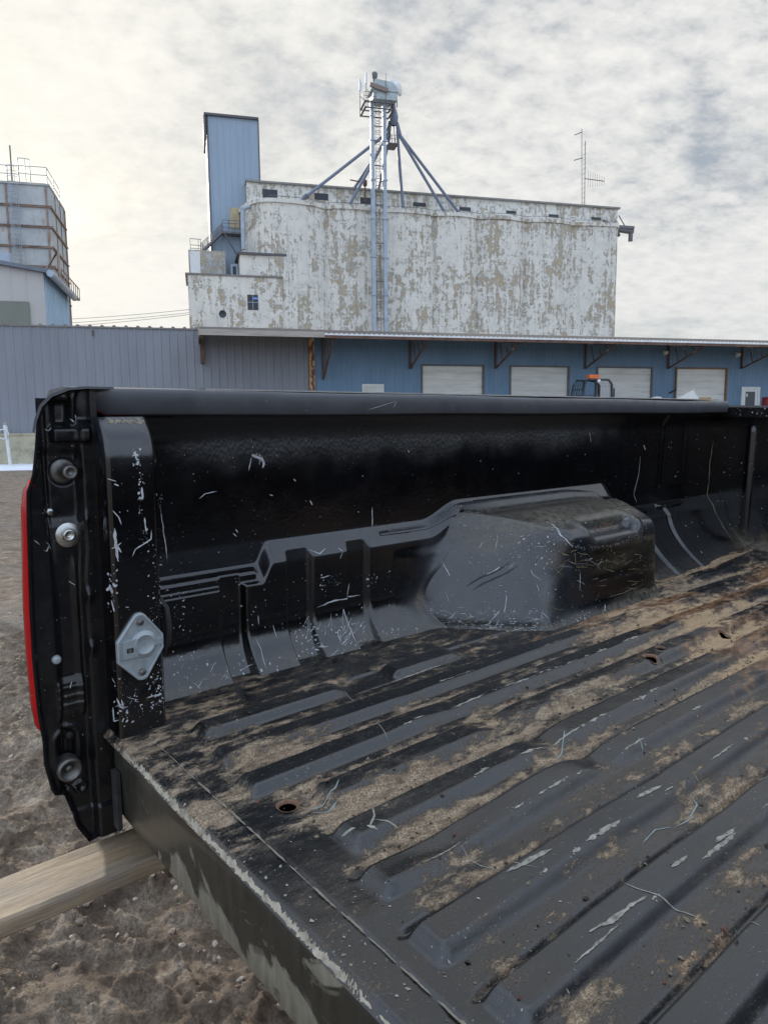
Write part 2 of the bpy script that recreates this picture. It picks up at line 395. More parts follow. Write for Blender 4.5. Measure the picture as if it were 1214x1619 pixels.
for a in ((335, 1290, .018, .035, .6), (590, 1260, .10, .028, .45), (470, 1105, .16, .022, .3), (420, 1190, .12, .02, .3), (350, 1110, .10, .012, .2), (900, 1110, .12, .03, .5), (950, 1085, .16, .02, .5), (820, 1080, .2, .018, .35),
          (1100, 1000, .35, .06, .15), (700, 1290, .09, .018, .4), (900, 1190, .08, .02, .2), (1060, 1190, .05, .014, .4), (1190, 1370, .06, .02, .25), (330, 1290, .05, .03, .2), (300, 1170, .06, .05, .05), (380, 1250, .02, .02, .3),
          (720, 1040, .1, .02, .3), (1180, 960, .4, .05, .12), (1180, 1120, .08, .02, .4), (1130, 1080, .12, .02, .4), (1000, 1040, .15, .02, .3), (860, 1345, .06, .016, .25), (960, 1345, .05, .015, .25), (1110, 1240, .05, .015, .3), (820, 1560, .03, .02, .3), (900, 1600, .06, .03, .3), (1050, 1480, .04, .015, .2), (1170, 1260, .05, .02, .25)):
    dirt = blob(*a, dirt)
for a in ((430, 1400, .05, .06, -.3), (560, 1200, .1, .03, -.15), (900, 1500, .3, .1, -.15), (420, 1290, .03, .04, -.3), (560, 1350, .05, .05, -.35)): dirt = blob(*a, dirt)
rust = .09+.44*far+.9*(fbm(GX*3.5, GY*9, 33, 4)-.5)+.10*toe
for a in ((620, 1255, .07, .02, .35), (1090, 1020, .14, .05, .22), (1000, 1050, .1, .02, .2), (1180, 1000, .2, .05, .2), (455, 1285, .035, .03, .55), (1030, 1050, .04, .03, .4), (1200, 1350, .05, .03, .4), (335, 1285, .05, .03, .5), (1140, 1240, .04, .02, .3), (1190, 1170, .1, .03, .3), (360, 1320, .03, .025, .45)):
    rust = blob(*a, rust)
grey = .12+.70*ss(-.36, -.66, GY)*ss(.12, .3, GX)+.4*(fbm(GX*4, GY*6, 51, 4)-.5)
grey = np.clip(grey*(.55+.45*rz)+.25*far, 0, 1)
attr = np.stack([np.clip(dirt, 0, 1), np.clip(rust, 0, 1), grey], -1)
# chips along rib crests and scratches, lying on the metal
def ribbon(mb, pts, w, surf, off=.0006, jit=.45, step=.006):
    """pts in surface coords, surf(u,v)->xyz array"""
    P = np.array(pts, float); seg = np.hypot(*np.diff(P, axis=0).T); L = np.r_[0, np.cumsum(seg)]
    n = max(3, int(L[-1]/step)+1); s = np.linspace(0, L[-1], n)
    U = np.interp(s, L, P[:, 0]); V = np.interp(s, L, P[:, 1])
    du = np.gradient(U); dv = np.gradient(V); l = np.hypot(du, dv)+1e-9; nu, nv = -dv/l, du/l
    env = np.minimum(1, np.minimum(s, L[-1]-s)/(.18*L[-1]+1e-6))*.85+.15
    def jn():
        m_ = max(3, int(n/3.5)+2); a_ = np.interp(np.linspace(0, m_-1, n), range(m_), [rnd.random()*2-1 for _ in range(m_)])
        return np.clip(1+jit*(a_+.35*np.array([rnd.random()*2-1 for _ in range(n)])), .02, 3)
    ww = w*env*jn(); w2 = w*env*jn()
    nc = 2 if w < .002 else 5; cols = []
    for c_ in range(nc):
        f_ = c_/(nc-1); d_ = ww/2*(1-f_)-w2/2*f_; cols.append(surf(U+nu*d_, V+nv*d_, off))
    mb.add(np.concatenate(cols), [(c_*n+i, c_*n+i+1, (c_+1)*n+i+1, (c_+1)*n+i) for c_ in range(nc-1) for i in range(n-1)], True)
def fleck(mb, u, v, r, surf, off=.0006, el=None):
    n = rnd.choice([4, 5, 6, 7]); a0 = rnd.random()*6.28; e = el or rnd.uniform(.25, 1); th = rnd.random()*3.14
    U = []; V = []
    for k in range(n):
        a = a0+k*6.283/n; rr = r*rnd.uniform(.5, 1.2); x = rr*math.cos(a); y = rr*math.sin(a)*e
        U.append(u+x*math.cos(th)-y*math.sin(th)); V.append(v+x*math.sin(th)+y*math.cos(th))
    if r > .0015: mb.add(surf(np.array(U+[u]), np.array(V+[v]), off), [(k, (k+1) % n, n) for k in range(n)], False)
    else: mb.add(surf(np.array(U), np.array(V), off), [tuple(range(n))], False)
def fsurf(U, V, off): return np.stack([U, V, floor_z(U, V)+off], -1)
D = MB()
def crest_line(k, x0, x1, dens, w, mati=1):
    D.cur = mati; x = x0; w = w*.75
    while x < x1:
        l = rnd.uniform(.006, .05)*(1 if rnd.random() < .6 else 2)
        if rnd.random() < dens:
            y = RIBS[k]-.042+rnd.uniform(-.002, .002)
            ribbon(D, [(x, y), (x+l, y+rnd.uniform(-.002, .002))], w*rnd.uniform(.35, 1.2), fsurf, jit=.85, step=.0022)
            for q_ in range(5): fleck(D, x+rnd.uniform(-.01, l+.01), y+rnd.gauss(0, .003), rnd.uniform(.0005, .0018), fsurf)
        x += l+rnd.uniform(.003, .03)
crest_line(2, .40, 1.05, .75, .0055); crest_line(3, .35, .75, .6, .004); crest_line(4, .32, .85, .85, .006)
crest_line(5, .2, .85, .45, .005); crest_line(6, .28, 1.0, .42, .006); crest_line(7, .2, .9, .5, .007)
crest_line(8, .2, .9, .35, .008); crest_line(1, .5, 1.5, .5, .0035); crest_line(5, 1.1, 2.0, .3, .004)
def fpx(mati, w, pts, **k):
    D.cur = mati; ribbon(D, [Fp(*p) for p in pts], w, fsurf, step=.004, **k)
fpx(1, .0022, [(333, 1190), (420, 1158), (520, 1125), (640, 1085), (760, 1050), (880, 1012)], jit=.5)
fpx(1, .0022, [(560, 1100), (640, 1072), (700, 1052)], jit=.6)
fpx(2, .0025, [(488, 1283), (510, 1276), (530, 1262), (536, 1248)]); fpx(2, .002, [(495, 1287), (520, 1284), (533, 1275)])
fpx(2, .0022, [(521, 1309), (560, 1302), (590, 1288), (610, 1273), (640, 1255), (700, 1228)]); fpx(1, .003, [(588, 1290), (592, 1306), (584, 1324)])
fpx(1, .002, [(590, 1312), (630, 1316)]); fpx(1, .004, [(540, 1329), (562, 1326)]); fpx(1, .005, [(580, 1322), (596, 1326)])
fpx(2, .0018, [(1214, 1242), (1170, 1262), (1135, 1290), (1100, 1312), (1062, 1332)]); fpx(2, .0018, [(1090, 1257), (1102, 1272), (1088, 1296), (1066, 1308)])
fpx(2, .0018, [(1060, 1308), (1035, 1314), (1016, 1337)]); fpx(1, .0012, [(1090, 1235), (1120, 1255), (1150, 1272)])
fpx(1, .0014, [(975, 1412), (1005, 1425), (1040, 1436), (1080, 1444), (1120, 1460)]); fpx(1, .0014, [(1160, 1465), (1200, 1486)])
fpx(1, .0012, [(722, 1345), (760, 1370), (850, 1392)], jit=.3); fpx(2, .0016, [(892, 1166), (888, 1190), (880, 1200)])
fpx(2, .0016, [(1008, 1180), (1016, 1192)]); fpx(1, .0012, [(545, 1097), (560, 1110), (575, 1120)]); fpx(1, .0014, [(582, 1150), (600, 1160), (612, 1178)])
fpx(1, .0012, [(470, 1095), (488, 1108)]); fpx(1, .003, [(500, 1082), (520, 1085), (505, 1090)]); fpx(1, .0012, [(480, 1245), (488, 1260), (484, 1272)])
fpx(1, .006, [(930, 1495), (975, 1468), (1020, 1437)], jit=.9); fpx(1, .005, [(800, 1398), (830, 1382), (872, 1362)], jit=.7)
fpx(1, .004, [(1060, 1390), (1085, 1370)], jit=.6); fpx(1, .006, [(1130, 1345), (1160, 1322)], jit=.6); fpx(1, .005, [(1005, 1278), (1045, 1256)], jit=.6)
# rear lip: bare light edge and scuffs on the rear strip
D.cur = 4
for i in range(1100):
    yy = rnd.uniform(-1.1, .0)
    if vnoise(np.array(yy*26.), np.array(3.), 9) > .38: fleck(D, .0388+rnd.uniform(-.001, .003), yy, .0006+.0026*rnd.random()**2, fsurf, el=.5)
for a_ in range(34):
    y0_ = -1.15+a_*.034+rnd.uniform(0, .01); ribbon(D, [(.0388, y0_), (.0390+rnd.uniform(-.0006, .001), y0_+rnd.uniform(.012, .034))], rnd.uniform(.0010, .0030), fsurf, step=.002, jit=.9)
for a_ in range(16):
    y0_ = -.60+a_*.030+rnd.uniform(0, .01); ribbon(D, [(.0392, y0_), (.0398, y0_+rnd.uniform(.03, .05))], rnd.uniform(.0028, .0052), fsurf, step=.0015, jit=.8)
D.cur = 5
for a_ in range(22):
    y0_ = -1.1+a_*.048; ribbon(D, [(.0832, y0_), (.0832, y0_+.048+rnd.uniform(-.01, .002))], rnd.uniform(.0010, .0026), fsurf, off=.0028, step=.003, jit=.7)
D.cur = 1
for i in range(130):
    yy = rnd.uniform(-.75, -.05); fleck(D, rnd.uniform(.045, .078), yy, .0006+.003*rnd.random()**3, fsurf)
for i in range(1500):
    x = rnd.uniform(.1, 2.0); y = rnd.uniform(-1.0, .1)
    if vnoise(np.array(x*7.), np.array(y*11.), 61) > .55: D.cur = rnd.choice([1, 1, 1, 3]); fleck(D, x, y, rnd.uniform(.0006, .0024), fsurf)
for hx, hy, r in HXY:
    D.cur = 3; aa_ = np.linspace(0, 2*np.pi, 41)[:40]; rr_ = np.array([.90, .95, 1.04, 1.20])*r
    V_ = [fsurf(hx+q_*np.cos(aa_)*(1+(.08*np.sin(aa_*3+hx*50) if q_ == rr_[-1] else 0)), hy+q_*np.sin(aa_), .0012 if q_ > r*.93 else -.002) for q_ in rr_]
    D.add(np.concatenate(V_), [(c_*40+k, c_*40+(k+1) % 40, (c_+1)*40+(k+1) % 40, (c_+1)*40+k) for c_ in range(3) for k in range(40)], True)
# bright scraped band where wall meets floor near the wheel well
for i in range(900):
    x = rnd.uniform(.2, .72); y = .118+rnd.uniform(-.02, .022)
    if vnoise(np.array(x*14.), np.array(y*3.), 63) > .45: D.cur = 1; fleck(D, x, y, rnd.uniform(.0008, .003), fsurf, el=.4)
cxm = .5*(GX[:-1, :-1]+GX[1:, 1:]); cym = .5*(GY[:-1, :-1]+GY[1:, 1:]); hm = np.zeros_like(cxm, bool)
for hx, hy, r in HXY: hm |= np.hypot(cxm-hx, cym-hy) < r*.97
gridobj('bed_floor', np.stack([GX, GY, GZ], -1), [M_floor, M_chipf, M_chipt, M_chipr, M_lip, M_sealer], truck, attr=attr, extra=D, mask=hm)

# --- side wall heightfield
YU = .165
def ww_section(X):
    """control points (y,z) from the wall over the top and down the inner face"""
    L_ = lambda a, b: .55*np.clip((X-a)/(b-a), 0, 1)+.45*ss(a, b, X)
    p = L_(.74, 1.03)*(1-ss(1.52, 1.64, X)); q = ss(.84, 1.06, X)*(1-ss(1.54, 1.68, X)); q2 = L_(.93, 1.15)*(1-ss(1.53, 1.64, X))
    yb = .155+(-.082-.155)*p; ym = .150+(-.060-.150)*(.35*q+.65*q2)
    zt = .232+.040*ss(.84, .97, X)-.010*ss(1.4, 1.6, X)-.04*ss(1.56, 1.66, X)
    zs = zt-.050*q2-.017
    return np.array([[YU+.006, zt+.016], [YU-.005-.004*q, zt+.006-.002*q], [YU-.016-.020*q, zt-.006-.014*q], [.5*(YU+ym)+.02*(1-p), zt-.015*p-.004], [ym+.030*p+.020*np.maximum(0, p-q2), zs+.018*p-.004*np.maximum(0, p-q2)], [ym+.006*p+.010*np.maximum(0, p-q2), zs+.002-.022*np.maximum(0, p-q2)], [ym-.003*p-.25*(p-q2)*.06, zs-.030-.045*np.maximum(0, p-q2)], [.5*(ym+yb), .5*zs], [yb+.004*p, .035], [yb-.012*p, .004], [yb-.022*p, -.008]])
xg = np.linspace(.70, 1.70, 170)
secs = np.array([ww_section(np.float64(x)) for x in xg])
# resample sections by length
def resample(S, n=40):
    u = np.linspace(0, 1, 400); res = []
    for s in S:
        m = len(s); ft = u*(m-1); k = np.clip(ft.astype(int), 0, m-2); w = (ft-k)[:, None]
        g = lambda kk: s[np.clip(kk, 0, m-1)]
        a, b_, c, d = g(k-1), g(k), g(k+1), g(k+2)
        P = .5*((2*b_)+(-a+c)*w+(2*a-5*b_+4*c-d)*w*w+(-a+3*b_-3*c+d)*w**3)
        L = np.r_[0, np.cumsum(np.hypot(*np.diff(P, axis=0).T))]; tt = np.linspace(0, L[-1], n)
        res.append(np.stack([np.interp(tt, L, P[:, 0]), np.interp(tt, L, P[:, 1])], -1))
    return np.array(res)
secs = resample(secs, 60)
ww_cache = (secs, xg)
zgr = np.linspace(-.02, .31, 200); HT = np.full((len(xg), 200), .40)
for i_ in range(len(xg)):
    P_ = secs[i_]; o_ = np.argsort(P_[:, 1]); HT[i_] = np.interp(zgr, P_[o_, 1], P_[o_, 0], right=.40)
def hump_y(X, Z):
    fi = np.clip((X-xg[0])/(xg[-1]-xg[0])*(len(xg)-1), 0, len(xg)-1.001); i0 = fi.astype(int); fx = fi-i0
    fj = np.clip((Z-zgr[0])/(zgr[-1]-zgr[0])*199, 0, 198.999); j0 = fj.astype(int); fz = fj-j0
    y = (HT[i0, j0]*(1-fz)+HT[i0, j0+1]*fz)*(1-fx)+(HT[i0+1, j0]*(1-fz)+HT[i0+1, j0+1]*fz)*fx
    return y+.3*(1-ss(.705, .735, X))+.3*ss(1.02, 1.10, X)
YU = .165
def arch_z(X): return 0
def wall_y(X, Z, full=False):
    X = np.asarray(X, float); Z = np.asarray(Z, float)
    lz = .206+.041*ss(.385, .415, X)
    lz = lz+.041*ss(.84, .97, X)-.091*ss(1.60, 1.72, X)
    drop = np.clip((lz-Z)/.040, 0, 1); drop = drop*.75+.25*drop*drop*(3-2*drop)
    fr = 1-ss(.372, .392, X)                                   # rear stretch: two thin steps
    drop_r = .60*(1-ss(lz-.019, lz, Z))+.40*(1-ss(lz-.038, lz-.030, Z))
    drop = drop*(1-fr)+drop_r*fr
    drop = drop*(1-.35*ss(.86, 1.0, X)*(1-ss(1.55, 1.65, X)))
    chn = np.zeros_like(X)
    for a, b in ((.297, .343), (.447, .502), (.602, .655)):
        chn = np.maximum(chn, ss(a-.004, a+.004, X)*(1-ss(b-.004, b+.012, X)))
    low = 1-ss(lz-.03, lz-.012, Z)
    cove = np.clip(1-Z/.095, 0, 1)**2.0
    y = YU-.029*np.minimum(drop, 1-.50*chn)-.050*cove*(1-ss(1.5, 1.65, X))
    y = y+.012*chn*cove
    # front stretch: long curved cove with straps
    fs = ss(1.60, 1.68, X)
    big = .135*np.clip(1-Z/.19, 0, 1)**2.1
    strap = np.zeros_like(X)
    for a, b in ((1.80, 1.852), (1.965, 2.025)):
        strap = np.maximum(strap, ss(a, a+.006, X)*(1-ss(b-.006, b, X)))
    strap *= 1-ss(.178, .188, Z)
    tab = ss(1.93, 1.94, X)*(1-ss(2.10, 2.11, X))*ss(.182, .186, Z)*(1-ss(.190, .196, Z))
    y = y-fs*(big+.010*strap+.014*tab)
    y = y-.007*ss(1.94, 1.955, X)*(1-ss(2.10, 2.115, X))*ss(.24, .26, Z)   # flat upright pressing
    y = y-.02*ss(.44, .50, Z)**2
    y = y+.004*(1-ss(.010, .016, np.hypot(X-.173, Z-.426)))*3      # round hole in the wall
    y = y+.0020*(fbm(X*4, Z*6, 71, 3)-.5)
    hy_ = hump_y(X, Z); k_ = .030*(1-ss(.165, .215, Z))+.003; h_ = np.clip(.5+.5*(hy_-y)/k_, 0, 1)
    y0_ = y; y = hy_*(1-h_)+y*h_-k_*h_*(1-h_); y = y+.0045*ss(.010, .028, y0_-hy_)
    flare = ss(.60, .84, X)*(1-ss(1.0, 1.1, X))*(1-ss(.20, .26, Z))
    return (y, drop, cove, flare) if full else y
wx = np.concatenate([np.arange(.110, 1.0, .0028), np.arange(1.0, LB+.004, .005)]); wz = np.arange(-.012, .506, .0024)
WX, WZ = np.meshgrid(wx, wz, indexing='ij'); WY, wd, wc, wfl = wall_y(WX, WZ, True)
dmask = .55*(1-ss(.0, .05, WZ))*fbm(WX*9, WZ*20, 5, 3)+.8*ss(2.25, 2.34, WX)*(1-ss(.0, .09, WZ))
wet = ss(.36, .47, WZ+.05*(fbm(WX*12, WZ*2, 8, 3)-.5))*(1-ss(1.5, 1.8, WX))*ss(.15, .35, WX)
gm = np.clip(wfl*ss(.11, .0, WZ-.25*ss(.72, .9, WX))+wc*.7+ss(.195, .21, WZ)*(1-ss(.245, .255, WZ))*.8*(1-ss(1.6, 1.7, WX)), 0, 1)  # ledge, cove and flare: sky sheen painted into the colour here
def wsurf(U, V, off): return np.stack([U, wall_y(U, V)-off, V], -1)
E_ = MB()
def wpx(w, pts, mati=1, **k):
    E_.cur = mati; ribbon(E_, [Wp(*p) for p in pts], w, wsurf, step=.003, **k)
def cluster(mb, fn, surf, px0, py0, px1, py1, n, r0, r1, mats=(1,), el=None, thr=0.0, seed=81):
    for i in range(n):
        x = rnd.uniform(px0, px1); y = rnd.uniform(py0, py1)
        if thr and vnoise(np.array(x/14.), np.array(y/14.), seed) < thr: continue
        u, v = fn(x, y); mb.cur = rnd.choice(mats); fleck(mb, u, v, r0*.7+(r1*1.1-r0*.7)*rnd.random()**2.6, surf, el=el)
def strokes(mb, fn, surf, px0, py0, px1, py1, n, l0, l1, w, ang=None, mats=(1,), bend=.4):
    for i in range(n):
        x = rnd.uniform(px0, px1); y = rnd.uniform(py0, py1); a = (rnd.uniform(0, 6.28) if ang is None else math.radians(ang+rnd.uniform(-25, 25)))
        L = rnd.uniform(l0, l1); pts = [(x, y)]
        for k in range(3): a += rnd.uniform(-bend, bend); x += math.cos(a)*L/3; y -= math.sin(a)*L/3; pts.append((x, y))
        mb.cur = rnd.choice(mats); ribbon(mb, [fn(*p) for p in pts], w*rnd.uniform(.5, 1.4), surf, step=.004)
wpx(.006, [(404, 720), (412, 722), (420, 728)]); wpx(.004, [(418, 722), (424, 734), (421, 741)]); wpx(.0018, [(404, 722), (399, 745)])
cluster(E_, Wp, wsurf, 402, 718, 428, 738, 26, .001, .004)
wpx(.0018, [(320, 790), (330, 782), (348, 778)]); wpx(.003, [(470, 758), (474, 762)]); wpx(.002, [(496, 792), (500, 800)]); wpx(.0025, [(432, 783), (438, 785)])
wpx(.002, [(374, 845), (380, 850)]); wpx(.002, [(378, 838), (382, 844)]); wpx(.0016, [(595, 803), (595, 835)], jit=.9); wpx(.002, [(651, 712), (654, 716)])
wpx(.0016, [(258, 800), (264, 840), (270, 890)], jit=1); cluster(E_, Wp, wsurf, 240, 783, 262, 802, 26, .0008, .0028)
wpx(.0016, [(1019, 722), (1016, 752), (1008, 782), (1013, 796)], jit=.3, mati=1); wpx(.0014, [(938, 682), (941, 700)]); wpx(.003, [(1024, 704), (1027, 712)])
wpx(.0018, [(530, 985), (536, 960), (541, 1010)], jit=.6); wpx(.0014, [(425, 985), (428, 1005)]); wpx(.0018, [(552, 922), (548, 945)]); wpx(.0018, [(402, 970), (403, 985)])
wpx(.0025, [(495, 958), (520, 948), (545, 944), (570, 941)], jit=.9); wpx(.0018, [(500, 912), (515, 908)], jit=.9)
wpx(.0014, [(485, 868), (500, 874), (512, 866)], jit=.4); wpx(.0014, [(530, 865), (536, 870), (531, 882)]); wpx(.0016, [(398, 1045), (400, 1020), (396, 1005)])
cluster(E_, Wp, wsurf, 500, 905, 535, 925, 40, .0008, .0024); cluster(E_, Wp, wsurf, 575, 905, 590, 928, 22, .0008, .003)
cluster(E_, Wp, wsurf, 270, 1030, 660, 1060, 260, .0008, .0030, thr=.35); cluster(E_, Wp, wsurf, 262, 930, 300, 1080, 60, .0008, .0028)
cluster(E_, Wp, wsurf, 460, 985, 640, 1040, 420, .0007, .0032, thr=.42); strokes(E_, Wp, wsurf, 470, 985, 570, 1030, 44, 6, 18, .0008, 40)
strokes(E_, Wp, wsurf, 500, 985, 540, 1015, 12, 14, 30, .0011, 60); strokes(E_, Wp, wsurf, 270, 1050, 460, 1075, 20, 6, 26, .0008, 20)
cluster(E_, Wp, wsurf, 260, 690, 1120, 900, 130, .0006, .0018); cluster(E_, Wp, wsurf, 260, 900, 640, 1000, 130, .0006, .0022)
cluster(E_, Wp, wsurf, 1060, 680, 1125, 880, 60, .0008, .003, thr=.3)
E_.cur = 2
ribbon(E_, [(2.30, .03), (2.315, .10), (2.30, .15), (2.318, .25), (2.312, .32), (2.325, .40)], .007, wsurf, jit=.8)
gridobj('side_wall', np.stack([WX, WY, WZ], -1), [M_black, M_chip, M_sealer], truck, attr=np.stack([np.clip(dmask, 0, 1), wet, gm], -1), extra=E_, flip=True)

# --- wheel well loft
def ww_point(X, t):
    """X,t arrays; t in 0..1; Catmull-Rom / B-spline-like evaluation"""
    C = ww_cache[0]; xg = ww_cache[1]
    fi = np.clip((X-xg[0])/(xg[-1]-xg[0])*(len(xg)-1), 0, len(xg)-1.001); i0 = fi.astype(int); fx = fi-i0
    n = C.shape[1]; ft = np.clip(t, 0, 1)*(n-1); k = np.clip(ft.astype(int), 0, n-2); u = (ft-k)[..., None]
    def CP(kk):
        kk = np.clip(kk, 0, n-1); return C[i0, kk]*(1-fx)[..., None]+C[i0+1, kk]*fx[..., None]
    a, b_, c, d = CP(k-1), CP(k), CP(k+1), CP(k+2)
    return .5*((2*b_)+(-a+c)*u+(2*a-5*b_+4*c-d)*u*u+(-a+3*b_-3*c+d)*u**3)
def well(X, T):
    P = ww_point(np.asarray(X, float), np.asarray(T, float)); X = np.asarray(X, float)
    y, z = P[..., 0].copy(), P[..., 1].copy()
    # the oval pressed pocket on the shoulder
    return X, y, z
SLOT = (1.335, .50)                                             # X, t of the pocket centre
def wellxyz(U, V, off=0.0):
    U = np.asarray(U, float); V = np.asarray(V, float)
    e = 1e-3
    def raw(U, V): X, y, z = well(U, V); return np.stack([X, y, z], -1)
    p = raw(U, V); du = raw(U+e, V)-raw(U-e, V); dv = raw(U, np.clip(V+e, 0, 1))-raw(U, np.clip(V-e, 0, 1))
    n = np.cross(du, dv); n /= np.linalg.norm(n, axis=-1, keepdims=True)+1e-12
    s = np.where(n[..., 2:3]*.6-n[..., 1:2]*.8 < 0, -1, 1); n = n*s
    d = np.hypot(np.maximum(np.abs(U-SLOT[0])-.090, 0), (V-SLOT[1])*.34)
    h = -.025*(1-ss(.008, .026, d))+.004*np.exp(-((d-.036)/.012)**2)
    h = h+.0022*(fbm(U*5, V*5, 91, 3)-.5)
    return p+n*(h+off)[..., None]
def Qp(px, py):
    """photo point -> (X, t) on the wheel well surface, nearest to the ray"""
    d = RT.T @ np.array([(px-CX)/FPX, (py-CY)/FPX, 1.]); d /= np.linalg.norm(d)
    w = QG-CT; a = w @ d; dist = np.linalg.norm(w-a[..., None]*d, axis=-1)+.02*a
    i = np.unravel_index(np.argmin(dist), dist.shape); return float(QU[i]), float(QV[i])
QU, QV = np.meshgrid(np.linspace(.71, 1.69, 300), np.linspace(0.02, .98, 160), indexing='ij')
QG = wellxyz(QU, QV)
UU, VV = np.meshgrid(np.linspace(.705, 1.695, 320), np.linspace(0, 1, 170), indexing='ij')
PW = wellxyz(UU, VV)
topm = ss(.06, .14, VV)*(1-ss(.40, .50, VV))
inner = ss(1.12, 1.26, UU)*ss(.56, .64, VV)
dm = .30*np.exp(-(((np.hypot(np.maximum(np.abs(UU-SLOT[0])-.090, 0), (VV-SLOT[1])*.42)-.036)/.010)**2))*fbm(UU*20, VV*20, 6, 3)+topm*(.40+.9*(fbm(UU*6, VV*6, 14, 4)-.35))*ss(.88, 1.0, UU)+.9*np.exp(-((UU-1.56)/.05)**2)*ss(.55, .65, VV)*fbm(UU*14, VV*9, 2, 3)+1.1*inner*ss(1.15, 1.40, UU)*np.maximum(0, fbm(UU*4, VV*26, 3, 4)-.30)+.5*ss(.93, 1, VV)
well_sheen = (1-inner)*(1-.6*topm)*.9  # painted sheen over the hump, left off the inner face
Wd = MB()
def wwpx(w, pts, mati=1, **k): Wd.cur = mati; ribbon(Wd, [Qp(*p) for p in pts], w, wellxyz, off=.0012, step=.004, **k)
ws = lambda U, V, off: wellxyz(U, V, .0018)
cluster(Wd, Qp, ws, 680, 965, 850, 1003, 750, .0008, .0036, mats=(1, 1, 1, 3), thr=.36)
cluster(Wd, Qp, ws, 670, 825, 870, 990, 520, .0007, .0026, mats=(1, 1, 1, 3)); cluster(Wd, Qp, ws, 800, 845, 885, 900, 150, .001, .0038, mats=(1, 1, 3), thr=.35)
cluster(Wd, Qp, ws, 850, 870, 1040, 985, 330, .0007, .0026, mats=(1, 1, 1, 4), thr=.35)
cluster(Wd, Qp, ws, 868, 820, 925, 880, 120, .0008, .003, thr=.35); cluster(Wd, Qp, ws, 700, 800, 760, 850, 70, .0008, .0024, mats=(1, 4), thr=.4)
cluster(Wd, Qp, ws, 985, 812, 1022, 850, 60, .0008, .003, thr=.3)
strokes(Wd, Qp, ws, 690, 970, 840, 1000, 26, 10, 30, .0014, 20, mats=(1, 1, 4)); strokes(Wd, Qp, ws, 700, 840, 870, 970, 14, 10, 30, .0012, mats=(1, 1, 4))
strokes(Wd, Qp, ws, 860, 880, 960, 970, 14, 10, 34, .0013, mats=(1, 4, 4))
for a, b in (((736, 928), (808, 888)), ((748, 932), (820, 894))):
    Wd.cur = 2; ribbon(Wd, [Qp(*a), Qp((a[0]+b[0])/2, (a[1]+b[1])/2), Qp(*b)], .006, ws, step=.005, jit=.3)
Wd.cur = 1; ribbon(Wd, [Qp(770, 908), Qp(790, 896)], .004, ws, jit=.8)
wwpx2 = lambda w, pts, m=1, j=.5: (setattr(Wd, 'cur', m), ribbon(Wd, [Qp(*p) for p in pts], w, ws, step=.004, jit=j))
wwpx2(.003, [(870, 828), (886, 846), (905, 866)], j=1); wwpx2(.0016, [(796, 970), (800, 945), (800, 940)]); wwpx2(.0016, [(916, 905), (916, 935)])
wwpx2(.002, [(958, 945), (985, 938), (1015, 925)], 4, .8); wwpx2(.0016, [(700, 890), (708, 905), (710, 912)]); wwpx2(.003, [(955, 968), (956, 955)])
Wd.cur = 3
for i in range(80):
    u = SLOT[0]+rnd.uniform(-.04, .055); v = SLOT[1]-.03+rnd.uniform(-.018, .018); fleck(Wd, u, v, rnd.uniform(.0015, .005), ws)
rim_ = np.array([(868, 822), (880, 842), (900, 862), (925, 868), (970, 862), (1005, 850), (1020, 832), (1008, 815), (985, 806)], float)
for i in range(420):
    k = rnd.randrange(0, 8); f_ = rnd.random(); p_ = rim_[k]*(1-f_)+rim_[k+1]*f_; u, v = Qp(p_[0]+rnd.gauss(0, 2.2), p_[1]+rnd.gauss(0, 2.0)); Wd.cur = 1; fleck(Wd, u, v, .0006+.0022*rnd.random()**2, ws)
strokes(Wd, Qp, ws, 880, 872, 1045, 935, 26, 6, 22, .0024, 10, mats=(4, 4, 4, 1), bend=.12)
cluster(Wd, Qp, ws, 915, 868, 985, 890, 200, .001, .004, mats=(4,), thr=.42)
cluster(Wd, Qp, ws, 1000, 868, 1050, 940, 160, .0012, .0045, mats=(4,), thr=.4)
base_ = np.array([(700, 985), (740, 992), (790, 998), (850, 997), (905, 985), (960, 972)], float)
for i in range(520):
    k = rnd.randrange(0, 5); f_ = rnd.random(); p_ = base_[k]*(1-f_)+base_[k+1]*f_; u, v = Qp(p_[0]+rnd.gauss(0, 3), p_[1]-abs(rnd.gauss(0, 5))); Wd.cur = rnd.choice((1, 1, 3, 4)); fleck(Wd, u, v, .0008+.003*rnd.random()**2, ws)
M_olive = simple('olive_mud', (.20, .165, .09), .8, .5, 80)
gridobj('wheel_well', PW, [M_black, M_chip, M_chipd, M_chipr, M_olive], truck, attr=np.stack([np.clip(dm, 0, 1), 0*dm, np.clip(well_sheen, 0, 1)], -1), extra=Wd, flip=False)

# --- rear pillar
def pil(X, Z):
    X = np.asarray(X, float); Z = np.asarray(Z, float)
    y = .040*np.clip((Z-.438)/.066, 0, 1)**2.2+.0015*(fbm(X*20, Z*6, 17, 3)-.5)
    y = y+.005*(1-ss(.047, .053, X))**2+.012*ss(.114, .126, X)**2
    y = y+.010*(1-ss(.0, .02, Z))*0
    return y
pxs = np.linspace(.047, .126, 40); pzs = np.linspace(-.006, .502, 200)
A, B = np.meshgrid(pxs, pzs, indexing='ij'); Y0 = pil(A, B)
Pm = np.stack([A, Y0, B], -1)
left = np.stack([A[:1], 0*Y0[:1]+.060, B[:1]], -1); right = np.stack([A[-1:]+.006, 0*Y0[-1:]+.175, B[-1:]], -1)
